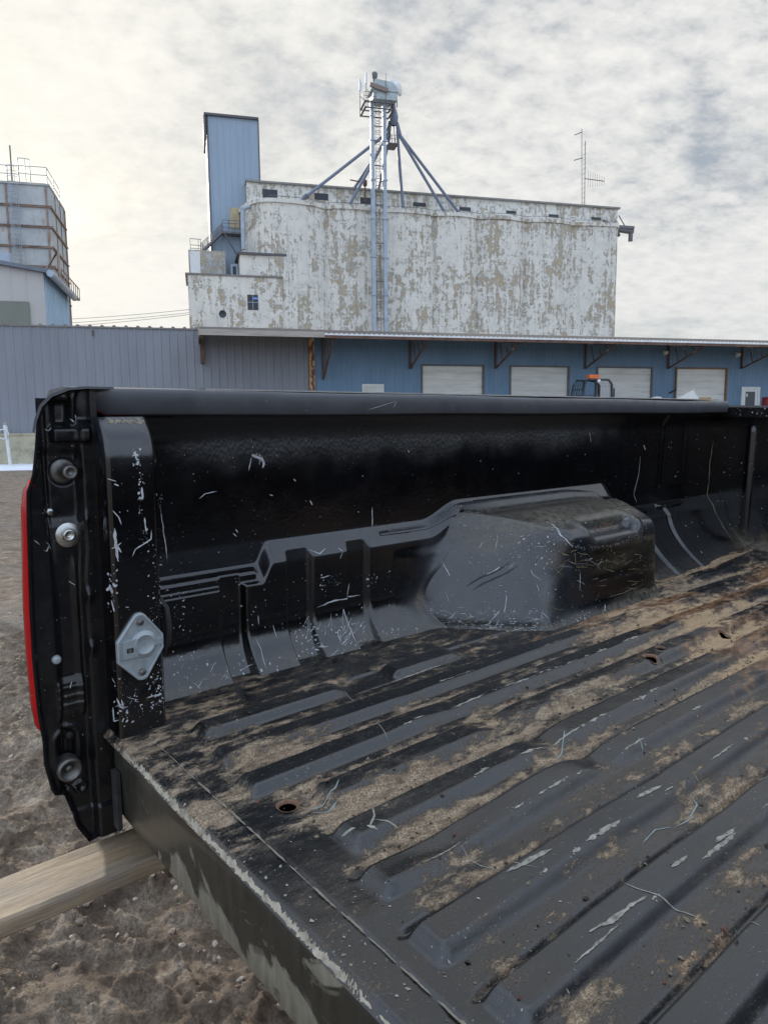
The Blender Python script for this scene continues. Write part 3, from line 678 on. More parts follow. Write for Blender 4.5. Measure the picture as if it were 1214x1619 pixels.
# split edges so the sides shade crisply
Pm = np.concatenate([left, Pm, right], 0)
psurf = lambda U, V, off: np.stack([U, pil(U, V)-off, V], -1)
K = MB()
def ppx(w, pts, **k): K.cur = 1; ribbon(K, [Wp(p[0], p[1], 0.0) for p in pts], w, psurf, step=.002, **k)
Pp = lambda a, b: Wp(a, b, 0.0)
cluster(K, Pp, psurf, 208, 708, 224, 736, 26, .001, .0035); cluster(K, Pp, psurf, 218, 745, 228, 792, 22, .001, .003); cluster(K, Pp, psurf, 218, 800, 234, 860, 18, .0008, .0024)
ppx(.004, [(181, 835), (183, 860), (187, 888)], jit=.5); ppx(.0015, [(177, 868), (192, 858)]); ppx(.002, [(183, 860), (192, 874)]); ppx(.0025, [(213, 713), (216, 728)])
ppx(.003, [(224, 770), (225, 790)]); ppx(.0022, [(228, 818), (231, 842)]); ppx(.0016, [(239, 838), (239, 852), (224, 862), (214, 868), (209, 880)]); ppx(.0016, [(178, 807), (188, 818), (192, 830)])
ppx(.0014, [(171, 757), (184, 761)]); ppx(.0025, [(180, 765), (188, 768)]); ppx(.003, [(175, 925), (179, 940)]); ppx(.002, [(198, 960), (204, 960)]); ppx(.002, [(178, 950), (182, 968)])
cluster(K, Pp, psurf, 172, 900, 186, 970, 34, .0008, .003); cluster(K, Pp, psurf, 234, 860, 262, 1130, 150, .0007, .0026, thr=.3); cluster(K, Pp, psurf, 178, 1070, 262, 1150, 120, .0007, .003, thr=.35)
ppx(.002, [(180, 1120), (182, 1142), (190, 1140)]); ppx(.0024, [(232, 1104), (244, 1100), (256, 1098)], jit=.9); ppx(.0016, [(186, 1105), (192, 1120), (197, 1112)])
cluster(K, Pp, psurf, 172, 720, 260, 1140, 70, .0005, .0014); strokes(K, Pp, psurf, 182, 1078, 205, 1130, 8, 8, 20, .0012)
K.cur = 2
for i in range(60):
    u = rnd.uniform(.06, .118); v = rnd.uniform(.492, .500); fleck(K, u, v, rnd.uniform(.001, .004), psurf)
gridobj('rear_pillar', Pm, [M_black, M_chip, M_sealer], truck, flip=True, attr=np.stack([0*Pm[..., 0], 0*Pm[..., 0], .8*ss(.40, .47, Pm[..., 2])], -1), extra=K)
f = MB()
f.tube([(.131, .03, .205), (.138, .022, .19), (.141, .02, .16), (.139, .022, .13), (.133, .03, .112)], .006, 8)
f.build('rubber_stop', M_rubber, truck)

# --- trailer plug socket
sock = MB(); sx, sz = .0835, .1435
outl = []
for cxo, czo, r, a0, a1 in ((0, .043, .012, 40, 140), (-.031, .012, .006, 150, 185), (-.031, -.018, .006, 185, 235), (0, -.043, .012, 220, 320), (.031, -.006, .006, -40, 20), (.031, .012, .006, 0, 35)):
    for k in range(7):
        a = R(a0+(a1-a0)*k/6); outl.append((cxo+r*math.cos(a), czo+r*math.sin(a)))
def ring(off, y): return [(sx+u*(1-off), y, sz+v*(1-off)) for u, v in outl]
n = len(outl); lv = [ring(0, .001), ring(0, -.006), ring(.03, -.008), ring(.09, -.008), ring(.12, -.0065)]
sock.add([p for l in lv for p in l], [(i*n+k, (i*n+(k+1) % n), ((i+1)*n+(k+1) % n), (i+1)*n+k) for i in range(4) for k in range(n)]+[tuple(range(4*n, 5*n))], False)
so_ = sock.build('plug_socket', M_galv, truck, fix=True)
c = MB(); c.lathe([(.001, .0098), (.0135, .0098), (.0145, .0108), (.0165, .0108), (.0175, .0092), (.0205, .0092), (.022, .008), (.022, .004)], (sx+.005, 0, sz+.004), (0, -1, 0), 36)
c.prism([(sx-.029, sz-.014), (sx-.006, sz-.014), (sx-.006, sz+.016), (sx-.029, sz+.013)], 1, -.0105, -.006)
c.prism([(sx+.02, sz), (sx+.032, sz+.001), (sx+.032, sz+.008), (sx+.02, sz+.009)], 1, -.0115, -.006)
c.build('socket_cover', M_galv, so_, fix=True)
c = MB(); c.prism([(sx-.024, sz-.004), (sx-.014, sz-.004), (sx-.014, sz+.003), (sx-.024, sz+.003)], 1, -.0118, -.0100); c.build('hinge_spring', M_rubber, so_, fix=True)
c = MB(); c.prism([(sx-.022, sz-.0028), (sx-.0175, sz-.0028), (sx-.0175, sz+.002), (sx-.022, sz+.002)], 1, -.0130, -.0112); c.build('hinge_pin', M_zinc, so_, fix=True)
for dz in (.041, -.041):
    c = MB(); c.lathe([(.0001, .0115), (.003, .0115), (.0045, .0105), (.0055, .0095), (.0055, .007)], (sx, 0, sz+dz), (0, -1, 0), 16); c.build('socket_screw', M_dull, so_)

# --- rail: profile along X
rail = MB(); rail.smooth = True
def railprof(x):
    lz = .5015+.021*(1-ss(.050, .085, x)); s = 0
    zt = .546-.004*ss(0, 2.15, x)
    return [(.125, lz+.010), (.103, lz), (.0957, lz+.004), (.095, zt-.007), (.0957, zt-.003), (.0985, zt-.0005), (.104, zt), (.20, zt+.003), (.285, zt-.002), (.300, zt-.012), (.302, zt-.05)]
rx = np.concatenate([[.050, .051, .053, .057, .063, .072, .083], np.linspace(.095, 2.272, 120)])
PR = np.array([[(x, a, b+.0008*math.sin(x*9)) for a, b in railprof(x)] for x in rx])
rail.grid(PR, flip=True)
e0 = len(rail.v); rail.add(PR[0], [tuple(range(PR.shape[1]))], False); rail.add(PR[-1], [tuple(range(PR.shape[1]))[::-1]], False)
rail.cur = 1
rs = lambda U, V, off: np.stack([U, 0*U+.095-off, V], -1)
for a, b in (((.70, .531), (.62, .512)), ((.70, .531), (.69, .515))): ribbon(rail, [a, b], .0007, rs, jit=.2)
fleck(rail, 1.13, .521, .003, rs); 
for i in range(26): fleck(rail, rnd.uniform(.2, 2.1), rnd.uniform(.507, .53), rnd.uniform(.0005, .001), rs)
ep = MB(); ep.box((.044, .052, .490), (.0535, .100, .5445)); ep.box((.0, .082, .30), (.05, .086, .50)); ep.build('rail_end_plate', M_jamb, truck)
rl = rail.build('bed_rail', [M_rail, M_chip], truck)
tp = MB(); tp.smooth = False
tp.prism([(.110, .5466), (.118, .5495), (.275, .5495), (.285, .5455)], 0, .265, 2.24)
tp.build('rail_cover_strip', M_rail, rl, fix=True)

# --- tailgate jamb (inward face), heightfield over X,Z clipped by the outline
OUT = [(.060, .5405), (.033, .5425), (.010, .540), (-.012, .531), (-.026, .518), (-.034, .500), (-.039, .46), (-.045, .42), (-.050, .405), (-.054, .395), (-.056, .37), (-.0585, .30), (-.0615, .22), (-.0625, .14), (-.0605, .06), (-.058, .03), (-.056, .01), (-.056, -.03), (-.048, -.075), (-.043, -.086), (-.031, -.089), (-.027, -.094), (-.020, -.12), (-.012, -.155), (.004, -.185), (.030, -.180), (.055, -.150)]
oz = np.array([p[1] for p in OUT[1:25]])[::-1]; ox = np.array([p[0] for p in OUT[1:25]])[::-1]
def leftx(z): return np.interp(z, oz, ox)
def rightx(z): return .050+.006*ss(.05, -.05, z)
def jy(X, Z):
    X = np.asarray(X, float); Z = np.asarray(Z, float); y = .052+0*X
    lx = leftx(Z); d = X-lx
    y = y-.006*(1-ss(.003, .010, d))                                         # outer flange
    y = y+.010*ss(-.030, -.020, X-.006*np.sin(Z*9))*(1-ss(.0, .5, Z)*0)       # recess
    y = y-.012*ss(.018, .030, X+.004*ss(.3, .25, Z))*(1-ss(.487, .50, Z))     # step out to the pillar
    y = y+.004*np.exp(-((X+.022)/.0035)**2)-.004*np.exp(-((X-.010)/.004)**2)*ss(.30, .26, Z)*ss(.02, .06, Z)
    # upper box pressing
    bx = ss(-.016, -.008, X)*(1-ss(.036, .044, X))*ss(.462, .468, Z)*(1-ss(.483, .490, Z)); y = y-.012*bx
    pk = ss(-.032, -.024, X)*(1-ss(.020, .030, X))*ss(.335, .35, Z)*(1-ss(.445, .457, Z)); y = y+.006*pk
    # cone dish round the striker
    dd = np.hypot(X-.004, Z-.418); y = y+.007*(1-ss(.010, .023, dd))
    # notches on the step
    for zn in (.345, .225, .140):
        y = y-.006*np.exp(-(((X-.026)/.006)**2+((Z-zn)/.010)**2))
    # ribs at the foot pad
    pad = ss(-.030, -.024, X)*(1-ss(.010, .018, X))*(1-ss(.085, .10, Z))*ss(.025, .04, Z); y = y-.006*pad
    for zz_ in (.052, .066, .080): y = y-.0025*np.exp(-((Z-zz_)/.0022)**2)*pad
    # lower hinge pocket
    po = np.hypot((X+.018), np.maximum(np.abs(Z+.018)-.014, 0)); y = y+.012*(1-ss(.011, .015, po))-.003*np.exp(-((po-.020)/.004)**2)
    d2 = np.hypot(X-.0, Z+.092); y = y-.004*(1-ss(.009, .013, d2))+.004*(1-ss(.004, .006, d2))
    y = y-.004*ss(-.125, -.135, Z)+.0012*(fbm(X*40, Z*25, 29, 3)-.5)
    # top corner hooks
    y = y-.008*np.exp(-((X-(.020+.10*(Z-.53)))/.005)**2)*ss(.485, .495, Z)
    y = y+.012*ss(.485, .495, Z)*(1-ss(.520, .530, Z))*ss(-.015, 0, X)*(1-ss(.012, .02, X))
    return y
jz = np.linspace(-.185, .5425, 330); jt = np.linspace(0, 1, 64)
JZ = np.repeat(jz[:, None], 64, 1); LXx = leftx(JZ); JX = LXx+(rightx(JZ)-LXx)*jt[None]
JY = jy(JX, JZ)
J = MB(); J.grid(np.stack([JX, JY, JZ], -1), flip=False)
js = lambda U, V, off: np.stack([U, jy(U, V)-off, V], -1)
J.cur = 1
Jp = lambda a, b: Wp(a, b, .055)
cluster(J, Jp, js, 48, 680, 165, 1200, 100, .0004, .0011); strokes(J, Jp, js, 60, 860, 82, 872, 4, 8, 16, .0007)
for a in ([(72, 872), (78, 862), (82, 870)], [(110, 920), (120, 926)], [(73, 678), (78, 682), (82, 676)], [(112, 662), (118, 668)], [(120, 655), (122, 662)], [(110, 1088), (114, 1078)]): ribbon(J, [Jp(*p) for p in a], .0013, js, step=.002)
J.build('tailgate_jamb', [M_jamb, M_chip], truck)
for (px, py, kind) in ((113, 848, 'washer'), (112, 747, 'striker'), (85, 812, 'small'), (91, 1045, 'small'), (118, 1172, 'dark'), (110, 1217, 'boss')):
    X, Z = Wp(px, py, .045); yb = float(jy(X, Z)); b = MB()
    if kind == 'washer':
        b.lathe([(.0195, -.002), (.0200, .002), (.0185, .0038), (.0095, .0045)], (X, yb, Z), (0, -1, 0), 40)
        w = b.build('tapered_washer', M_zinc, truck)
        b = MB(); b.lathe([(.0098, .003), (.0098, .008), (.0085, .0095), (.0048, .0095), (.0042, .005), (.0001, .005)], (X, yb, Z), (0, -1, 0), 28); b.build('torx_bolt', M_zinc, w)
    elif kind == 'striker':
        b.lathe([(.0205, .001), (.0200, .005), (.015, .007), (.0085, .008), (.0075, .022)], (X-.004, yb, Z+.001), (0, -1, 0), 40)
        w = b.build('striker_cup', M_dull, truck)
        b = MB(); b.lathe([(.0075, .020), (.0110, .021), (.0112, .027), (.0098, .030), (.0062, .0302), (.0056, .025), (.0001, .025)], (X, yb, Z), (0, -1, 0), 28); b.build('striker_bolt', M_dull, w)
    elif kind == 'small':
        b.lathe([(.007, -.002), (.007, .003), (.0055, .006), (.0048, .0065), (.0001, .0065)], (X, yb, Z), (0, -1, 0), 6 if px == 85 else 18); b.build('bolt', M_zinc if px == 85 else M_galv, truck)
    elif kind == 'dark':
        b.lathe([(.008, -.002), (.008, .003), (.005, .007), (.0001, .007)], (X, yb, Z), (0, -1, 0), 18); b.build('bolt', M_rubber, truck)
    else:
        b.lathe([(.0185, -.004), (.0185, .010), (.0195, .016), (.0185, .022), (.0145, .024), (.0125, .012), (.0001, .010)], (X, yb, Z), (0, -1, 0), 36)
        w = b.build('hinge_bushing', M_dull, truck)
        b = MB(); b.lathe([(.006, 0), (.006, .015), (.004, .017), (.0001, .017)], (X, yb, Z), (0, -1, 0), 12); b.build('bolt', M_dull, w)
# body side end, outer skin, and outline strip
s = MB(); s.smooth = True
op = [p for p in OUT[:15]]
def strip(pts, y0, y1, mb, n=6, sh=.30):
    P = np.array([[(x+sh*(y1-y0)*j/(n-1), y0+(y1-y0)*j/(n-1), z) for j in range(n)] for x, z in pts]); mb.grid(P, flip=False)
strip(OUT[:9], .046, .30, s); s.build('bed_side_end', M_jamb, truck)
s = MB(); s.smooth = True; strip(OUT[15:27], .046, .24, s); s.build('lower_side_end', M_jamb, truck)
s = MB(); s.smooth = True
oc = [(.075, .5475), (.060, .5475), (.033, .5475), (.008, .5450), (-.016, .535), (-.031, .520), (-.039, .500), (-.043, .482)]
strip(oc, .038, .305, s); ins = [(x+.0030, z-.0035) for x, z in oc]
s.add([(x, .038, z) for x, z in oc]+[(x, .038, z) for x, z in ins], [(i, i+1, len(oc)+i+1, len(oc)+i) for i in range(len(oc)-1)], False)
s.build('rail_end_cap', M_rail, truck, fix=False)
# tail light
s = MB(); s.smooth = True
tl = [(-.0535, .404), (-.061, .394), (-.0655, .37), (-.069, .30), (-.0725, .22), (-.0735, .14), (-.0715, .06), (-.068, .028), (-.062, .020)]
P = np.array([[(x+(.012, .008, .009, .026, .054, .09)[j], y, z) for j, y in enumerate((.050, .054, .075, .13, .20, .27))] for x, z in tl]); s.grid(P)
s.build('tail_light', M_lens, truck)
outer = MB(); outer.smooth = True
PO = np.array([[(x, .30+.03*math.sin(min(1, max(0, (.50-z)/.5))*math.pi*.8), z) for z in np.linspace(.53, -.19, 20)] for x in np.linspace(.03, 2.36, 40)])
cxw = 1.28
def inwheel(x, z): return math.hypot(x-cxw, (z+.42)) < .44
msk = np.array([[inwheel((PO[i, j, 0]+PO[i+1, j+1, 0])/2, (PO[i, j, 2]+PO[i+1, j+1, 2])/2) for j in range(19)] for i in range(39)])
outer.grid(PO, mask=msk); outer.build('outer_body_side', M_jamb, truck)

# --- rear sill below the floor edge, bulkhead, opposite side, underbody
sy = np.linspace(-1.50, .0, 400); szv = np.array([-.013, -.016, -.030, -.06, -.09, -.118, -.125, -.127])
SXo = np.array([.0385, .0365, .0360, .0365, .037, .0375, .041, .060])
P = np.array([[(SXo[j]+.0012*(float(vnoise(np.array(y*9.), np.array(z*9.), 5))-.5), y, z) for j, z in enumerate(szv)] for y in sy])
def sill_mat():
    m, t, b = mat('dusty_sill', (.02, .02, .02), .35); co = objco(t)
    n1 = noise(t, mapping(t, co, scale=(1, .8, 1.1)), 7, 9, .62, .8); n2 = noise(t, mapping(t, co, scale=(1, 1, .3)), 60, 6, .6)
    sx_ = N(t, 'ShaderNodeSeparateXYZ', {0: co})
    g = math_(t, 'ADD', n1, math_(t, 'MULTIPLY', math_(t, 'ADD', sx_.outputs[2], .06), -1.6))
    g = math_(t, 'SUBTRACT', g, math_(t, 'MULTIPLY', math_(t, 'GREATER_THAN', sx_.outputs[1], -.16), .08))
    fac = ramp(t, g, [(.49, 0), (.525, 1)])
    c = mix(t, fac, ramp(t, n2, [(.3, (.016, .016, .013)), (.7, (.035, .034, .027))]), ramp(t, n2, [(.3, (.12, .105, .075)), (.7, (.23, .21, .16))]))
    t.links.new(c, b.inputs['Base Color']); t.links.new(math_(t, 'ADD', .26, math_(t, 'MULTIPLY', fac, .45)), b.inputs['Roughness'])
    bump(t, b, noise(t, co, 60, 4), .15, .002); return m
sl_ = MB(); sl_.grid(P, flip=False); sl_.build('rear_sill', sill_mat(), truck)
g = MB(); g.box((.028, -.026, -.140), (.0345, -.004, -.045)); g.build('sill_bracket', simple('bracket_grey', (.028, .030, .033), .35, .3, 20), truck)
g = MB(); g.box((.060, .0, -.16), (.085, .10, -.02)); g.build('corner_gusset', M_under, truck)
b = MB(); 
by = np.linspace(-1.53, .19, 260); bz = np.linspace(-.01, .522, 80); BY, BZ = np.meshgrid(by, bz, indexing='ij')
def bulk(Y, Z):
    d = np.hypot(Y+.065, Z-.118)
    x = LB+0*Y-.006*np.exp(-((d-.030)/.004)**2)-.004*np.exp(-((d-.020)/.003)**2)
    for yk in (.04, -.18, -.46, -.74, -1.02, -1.3): x = x-.006*ss(yk-.012, yk-.006, Y)*(1-ss(yk+.006, yk+.012, Y))*ss(.05, .07, Z)*(1-ss(.44, .46, Z))
    return x-.03*np.clip(1-Z/.05, 0, 1)**2
BX = bulk(BY, BZ)
bm_d = np.clip(1.0*(1-ss(.03, .10, BZ+.05*(fbm(BY*30, BZ*2, 4, 3)-.5))), 0, 1)
KD = MB(); KD.cur = 1
bs = lambda U, V, off: np.stack([bulk(U, V)-off, U, V], -1)
for i in range(120): fleck(KD, rnd.uniform(-.4, .15), rnd.uniform(.02, .48), rnd.uniform(.0008, .003), bs)
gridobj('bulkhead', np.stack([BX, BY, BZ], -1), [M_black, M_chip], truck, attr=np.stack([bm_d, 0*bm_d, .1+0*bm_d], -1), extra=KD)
fl = MB(); fl.smooth = False
fl.prism([(2.280, .488), (2.278, .522), (2.284, .529), (2.36, .529), (2.37, .52), (2.37, .3), (2.352, .3), (2.352, .517), (2.292, .517), (2.290, .488)], 1, -1.52, .20)
fl.cur = 1; fsf = lambda U, V, off: np.stack([2.2785+0*U-off, U, V], -1); fst = lambda U, V, off: np.stack([V, U, 0*U+.529+off], -1)
for i in range(40): fleck(fl, rnd.uniform(-.4, .1), rnd.uniform(.492, .52), rnd.uniform(.0008, .003), fsf)
for i in range(60): fleck(fl, rnd.uniform(-.4, .1), rnd.uniform(2.285, 2.30), rnd.uniform(.001, .005), fst)
fl.build('bulkhead_rail', [M_jamb, M_chip], truck)
o = MB(); o.box((.04, -1.56, -.02), (LB, -1.53, .50)); o.box((.04, -1.72, .50), (LB, -1.45, .545)); o.box((-.05, -1.74, -.35), (LB, -1.71, .50)); o.box((-.05, -1.71, -.18), (.04, -1.55, .54)); o.build('far_side_wall', M_jamb, truck)
u = MB(); u.box((.10, -1.5, -.12), (LB, .14, -.10)); u.box((.10, .12, -.10), (LB, .14, -.03))
for x in (.12, .65, 1.2, 1.75, 2.25): u.box((x, -1.45, -.11), (x+.06, .12, -.05))
for y in (-.30, -1.15): u.box((.45, y-.04, -.24), (2.6, y+.04, -.11))
u.build('underbody', M_under, truck)
u = MB(); u.box((.115, .0, -.275), (.150, .035, -.235)); u.build('underbody_bracket', simple('rusty_bracket', (.10, .065, .04), .9, .5, 60), truck)

# ------------------------------------------------------------------ ground
def ground_mat():
    m, t, b = mat('dirt_yard', (.2, .17, .13), .9); co = objco(t)
    n1 = noise(t, co, .6, 8, .6); n2 = noise(t, co, 9, 10, .7); n3 = noise(t, co, 110, 9, .78); n4 = noise(t, mapping(t, co, scale=(.15, 1, 1)), 1.3, 6, .6)
    c = ramp(t, n2, [(.30, (.09, .062, .042)), (.43, (.27, .198, .138)), (.55, (.44, .345, .255)), (.68, (.64, .54, .425))])
    c = mix(t, ramp(t, n3, [(.45, 0), (.60, .75)]), c, (.13, .095, .066))
    c = mix(t, ramp(t, n4, [(.5, 0), (.68, .5)]), c, (.30, .27, .235))
    # damp dark patches
    dmp = ramp(t, noise(t, mapping(t, co, loc=(2, 5, 0)), 2.3, 6, .6), [(.50, 0), (.64, .55)])
    c = mix(t, dmp, c, (.06, .043, .030))
    t.links.new(c, b.inputs['Base Color']); t.links.new(math_(t, 'SUBTRACT', .95, math_(t, 'MULTIPLY', dmp, .4)), b.inputs['Roughness'])
    vo = N(t, 'ShaderNodeTexVoronoi', {'Vector': co, 'Scale': 45.0, 'Randomness': 1.0}).outputs['Distance']
    h = math_(t, 'ADD', math_(t, 'MULTIPLY', n2, 1.2), math_(t, 'ADD', math_(t, 'MULTIPLY', n3, .45), math_(t, 'MULTIPLY', vo, -.35)))
    bump(t, b, h, 1.0, .045); return m
M_ground = ground_mat()
def gaxis(a, b, step, outer_):
    c = list(np.arange(a, b, step)); lo = [a-o for o in outer_][::-1]; hi = [b+o for o in outer_]; return np.array(lo+c+hi)
outs = [.05, .15, .35, .7, 1.2, 2, 3.5, 6, 10, 18, 30, 60, 120, 300, 800, 2000]
gx = gaxis(-2.6, .9, .008, outs); gy = gaxis(1.1, 5.2, .0085, outs)
GX2, GY2 = np.meshgrid(gx, gy, indexing='ij')
def gz_(X, Y):
    w = np.exp(-np.maximum(0, np.hypot(X, Y-3)-8)/4)
    h = .07*(fbm(X*1.1, Y*1.1, 101, 4)-.5)+.075*(fbm(X*4.5, Y*4.5, 111, 4)-.5)
    c = fbm(X*16, Y*16, 121, 4, .6); h = h+.060*np.maximum(0, c-.50)*2-.03*np.maximum(0, .45-fbm(X*7, Y*7, 131, 3))*2
    h = h+.016*(fbm(X*38, Y*38, 141, 3, .6)-.5)+.012*np.maximum(0, fbm(X*24+5, Y*24, 145, 2)-.60)*4
    return h*w
GRD = np.stack([GX2, GY2, gz_(GX2, GY2)], -1)
gr = gridobj('ground', GRD, M_ground, None, flip=True); tag(gr, kind='structure')
# pebbles and clods
pb = MB(); pb.smooth = True
ico = bmesh.new(); bmesh.ops.create_icosphere(ico, subdivisions=1, radius=1); iv = [v.co.copy() for v in ico.verts]; ifc = [tuple(v.index for v in f.verts) for f in ico.faces]; ico.free()
for i in range(9500):
    x = rnd.uniform(-3.0, 1.2); y = .9+5.6*rnd.random()**1.4
    if vnoise(np.array(x*3.), np.array(y*3.), 151) < .42: continue
    r = .003+.012*rnd.random()**4; sc = Vector((r*rnd.uniform(.7, 1.4), r*rnd.uniform(.7, 1.4), r*rnd.uniform(.4, .8)))
    e = Euler((rnd.random(), rnd.random(), rnd.random()*6)).to_matrix(); z = float(gz_(np.array(x), np.array(y)))
    vv = [e @ Vector((v.x*sc.x*(1+.2*rnd.uniform(-1, 1)), v.y*sc.y*(1+.2*rnd.uniform(-1, 1)), v.z*sc.z))+Vector((x, y, z+sc.z*.2)) for v in iv]
    pb.cur = 0 if rnd.random() < .8 else 1; pb.add(vv, ifc, False)
M_peb = simple('clod', (.25, .195, .145), .95, .4, 12); M_peb2 = simple('pebble', (.42, .38, .33), .8, .3, 12)
tag(pb.build('gravel', [M_peb, M_peb2]), 'small clods and pebbles scattered over the brown dirt yard', 'gravel', kind='stuff')

# wooden plank under the rear of the bed
def wood():
    m, t, b = mat('weathered_plank', (.3, .24, .17), .7); co = objco(t)
    n1 = noise(t, mapping(t, co, scale=(1.6, 16, 16)), 6, 10, .7, .5); n2 = noise(t, co, 90, 8, .75); n3 = noise(t, mapping(t, co, scale=(1, 3, 3)), 5, 6)
    c = ramp(t, n1, [(.28, (.17, .12, .07)), (.5, (.36, .265, .165)), (.7, (.48, .375, .255))])
    c = mix(t, ramp(t, n3, [(.45, 0), (.65, .55)]), c, (.20, .185, .165)); c = mix(t, math_(t, 'MULTIPLY', n2, .35), c, (.13, .09, .055))
    t.links.new(c, b.inputs['Base Color']); bump(t, b, math_(t, 'ADD', n1, math_(t, 'MULTIPLY', n2, .5)), .35, .006); return m
M_wood = wood()
Zp = -.205
pa = [Fp(0, 1388, Zp), Fp(222, 1304, Zp), Fp(0, 1456, Zp), Fp(262, 1352, Zp)]
ya = .5*(pa[0][1]+pa[1][1]); yb_ = .5*(pa[2][1]+pa[3][1])
pk = MB(); pk.smooth = False
PL = []
th = .030
for i, x in enumerate(np.linspace(-1.2, .45, 120)):
    j1 = .003*(float(vnoise(np.array(x*14.), np.array(1.), 7))-.5); j2 = .002*(float(vnoise(np.array(x*30.), np.array(5.), 8))-.5)
    prof = [(ya, -th), (ya, -.003), (ya-.003, 0)]+[(yb_+.006+(ya-yb_-.012)*(1-k/8), .0015*(float(vnoise(np.array(x*6.), np.array(k*1.7), 6))-.5)) for k in range(1, 8)]
    prof += [(yb_+.005+j1, 0), (yb_+.001+j1, -.0035+j2), (yb_+j1, -.008), (yb_+j1, -th+.004), (yb_+.004, -th)]
    PL.append([(x, a, b_) for a, b_ in prof])
PL = np.array(PL); pk.grid(PL, flip=True); pk.sm = [False]*len(pk.sm); pk.add(PL[0], [tuple(range(PL.shape[1]))], False); pk.add(PL[-1], [tuple(range(PL.shape[1]))[::-1]], False)
plank = pk.build('wooden_plank', M_wood); plank.matrix_world = CM @ mt @ Matrix.Translation((0, 0, Zp))
tag(plank, 'long tan weathered plank sticking out from under the rear edge of the truck bed', 'plank')
# timber post carrying the plank
wpos = (CM @ mt) @ Vector((.9, .5*(ya+yb_)-.5, -.24))
tp_ = MB(); tp_.box((-.2, -.5, -wpos.z-.02), (.2, .5, -.001)); tp_.smooth = False
post = tp_.build('timber_block', simple('dark_timber', (.10, .07, .045), .85, .4, 12, bmp=.4, bscale=30), loc=wpos); post.rotation_euler = (0, 0, R(40))
tag(post, 'dark stacked timber block on the dirt under the middle of the truck bed', 'timber block')
# loose flakes lying on the bed floor
fk = MB()
for i in range(3600):
    x = rnd.uniform(.12, 1.9); k = rnd.choice(range(1, 9)); y = RIBS[k]+abs(rnd.gauss(.004, .012)) if rnd.random() < .7 else rnd.uniform(-1.0, .05)
    if fbm(np.array(x*6.), np.array(y*9.), 171, 2) < .52 and rnd.random() < .85: continue
    r = .0005+.0024*rnd.random()**3.5; z = float(floor_z(x, y)); e = Euler((rnd.uniform(-.7, .7), rnd.uniform(-.7, .7), rnd.random()*6)).to_matrix()
    sh = [(-r*1.6, -r*.6, 0), (r*.9, -r*.9, 0), (r*1.7, r*.3, 0), (-.2*r, r, 0), (0, 0, r*.9)]
    fk.cur = rnd.choice([0, 1, 1, 2, 2]); fk.add([e @ Vector(p)+Vector((x, y, z+r*.5)) for p in sh], [(0, 1, 4), (1, 2, 4), (2, 3, 4), (3, 0, 4), (3, 2, 1, 0)], False)
M_flk = simple('bark_flake', (.13, .055, .035), .85, .4, 200); M_flk2 = simple('dirt_crumb', (.22, .17, .115), .9, .4, 200); M_flk3 = simple('dark_crumb', (.05, .04, .032), .9, .4, 200)
fo = fk.build('debris', [M_flk, M_flk2, M_flk3]); fo.matrix_world = CM @ mt
tag(fo, 'reddish brown flakes and dirt crumbs lying in the grooves of the bed floor', 'debris', kind='stuff')

# ================================================================== buildings (local x runs along the fronts, y away from the camera)
ANG = R(14.4); E1 = Vector((math.cos(ANG), math.sin(ANG), 0)); E2 = Vector((-math.sin(ANG), math.cos(ANG), 0))
class Fr:
    """a building frame: origin on the ground below photo column px at depth d"""
    def __init__(s, px, d): s.o = Vector(((px-607)/1131*d, d, 0))
    def p(s, px, py, y=0.0):
        r = ray(px, py); c = Vector((0, 0, CAMH)); o = s.o+E2*y
        t = (o-c).dot(E2)/r.dot(E2); q = c+r*t; return (q-s.o).dot(E1), q.z
def tint_var(name, base, **k): return simple(name, base, **k)
def corr(mb, x0, x1, z0, z1, y, pitch, depth, wid=.35, zs=None):
    """ribbed sheet: flat pans with raised ribs, in the x-z plane facing -y"""
    xs_ = [x0]; ys_ = [y]; x = x0+pitch*.3
    while x < x1-pitch*.5:
        w = pitch*wid; xs_ += [x, x+w*.25, x+w*.75, x+w]; ys_ += [y, y-depth, y-depth, y]; x += pitch
    xs_.append(x1); ys_.append(y); zt = z1 if callable(z1) else (lambda x: z1)
    n = len(xs_); mb.add([(a, b, z0) for a, b in zip(xs_, ys_)]+[(a, b, zt(a)) for a, b in zip(xs_, ys_)], [(i, i+1, n+i+1, n+i) for i in range(n-1)], False)

M_grey = simple('grey_metal_siding', (.215, .23, .262), .5, .12, 1.2, stretch=(1, 1, .25), bmp=.0)
M_blue = simple('blue_metal_siding', (.125, .22, .33), .5, .14, 1.0, stretch=(1, 1, .3))
M_conc = simple('old_concrete', (.40, .37, .27), .9, .35, 2.5, bmp=.4, bscale=12, bdist=.02)
M_brown = simple('rusty_brown_steel', (.13, .075, .055), .8, .5, 3)
M_soff = simple('canopy_underside', (.10, .085, .075), .85, .3, 2)
M_fasc = simple('weathered_fascia', (.37, .34, .30), .7, .35, 3, stretch=(.3, 1, 3))
M_fascw = simple('white_metal_edge', (.70, .73, .75), .5, .15, 3)
M_doorw = simple('dirty_white_door', (.66, .66, .62), .6, .22, 1.6, stretch=(.35, 1, 2.5))
M_white = simple('white_paint', (.68, .69, .68), .5, .1, 3)
M_glass = mat('dark_glass', (.02, .025, .03), .08)[0]
M_orange = simple('orange_plastic', (.75, .16, .03), .4, .1, 8)
M_cage = simple('dark_cage_steel', (.035, .045, .055), .5, .3, 8)
M_ply = simple('plywood', (.40, .22, .08), .8, .25, 9)
M_red = simple('dark_red_paint', (.20, .02, .02), .5, .2, 5)
M_snow = simple('snow', (.80, .83, .88), .7, .06, 5, bmp=.4, bscale=8, bdist=.03)

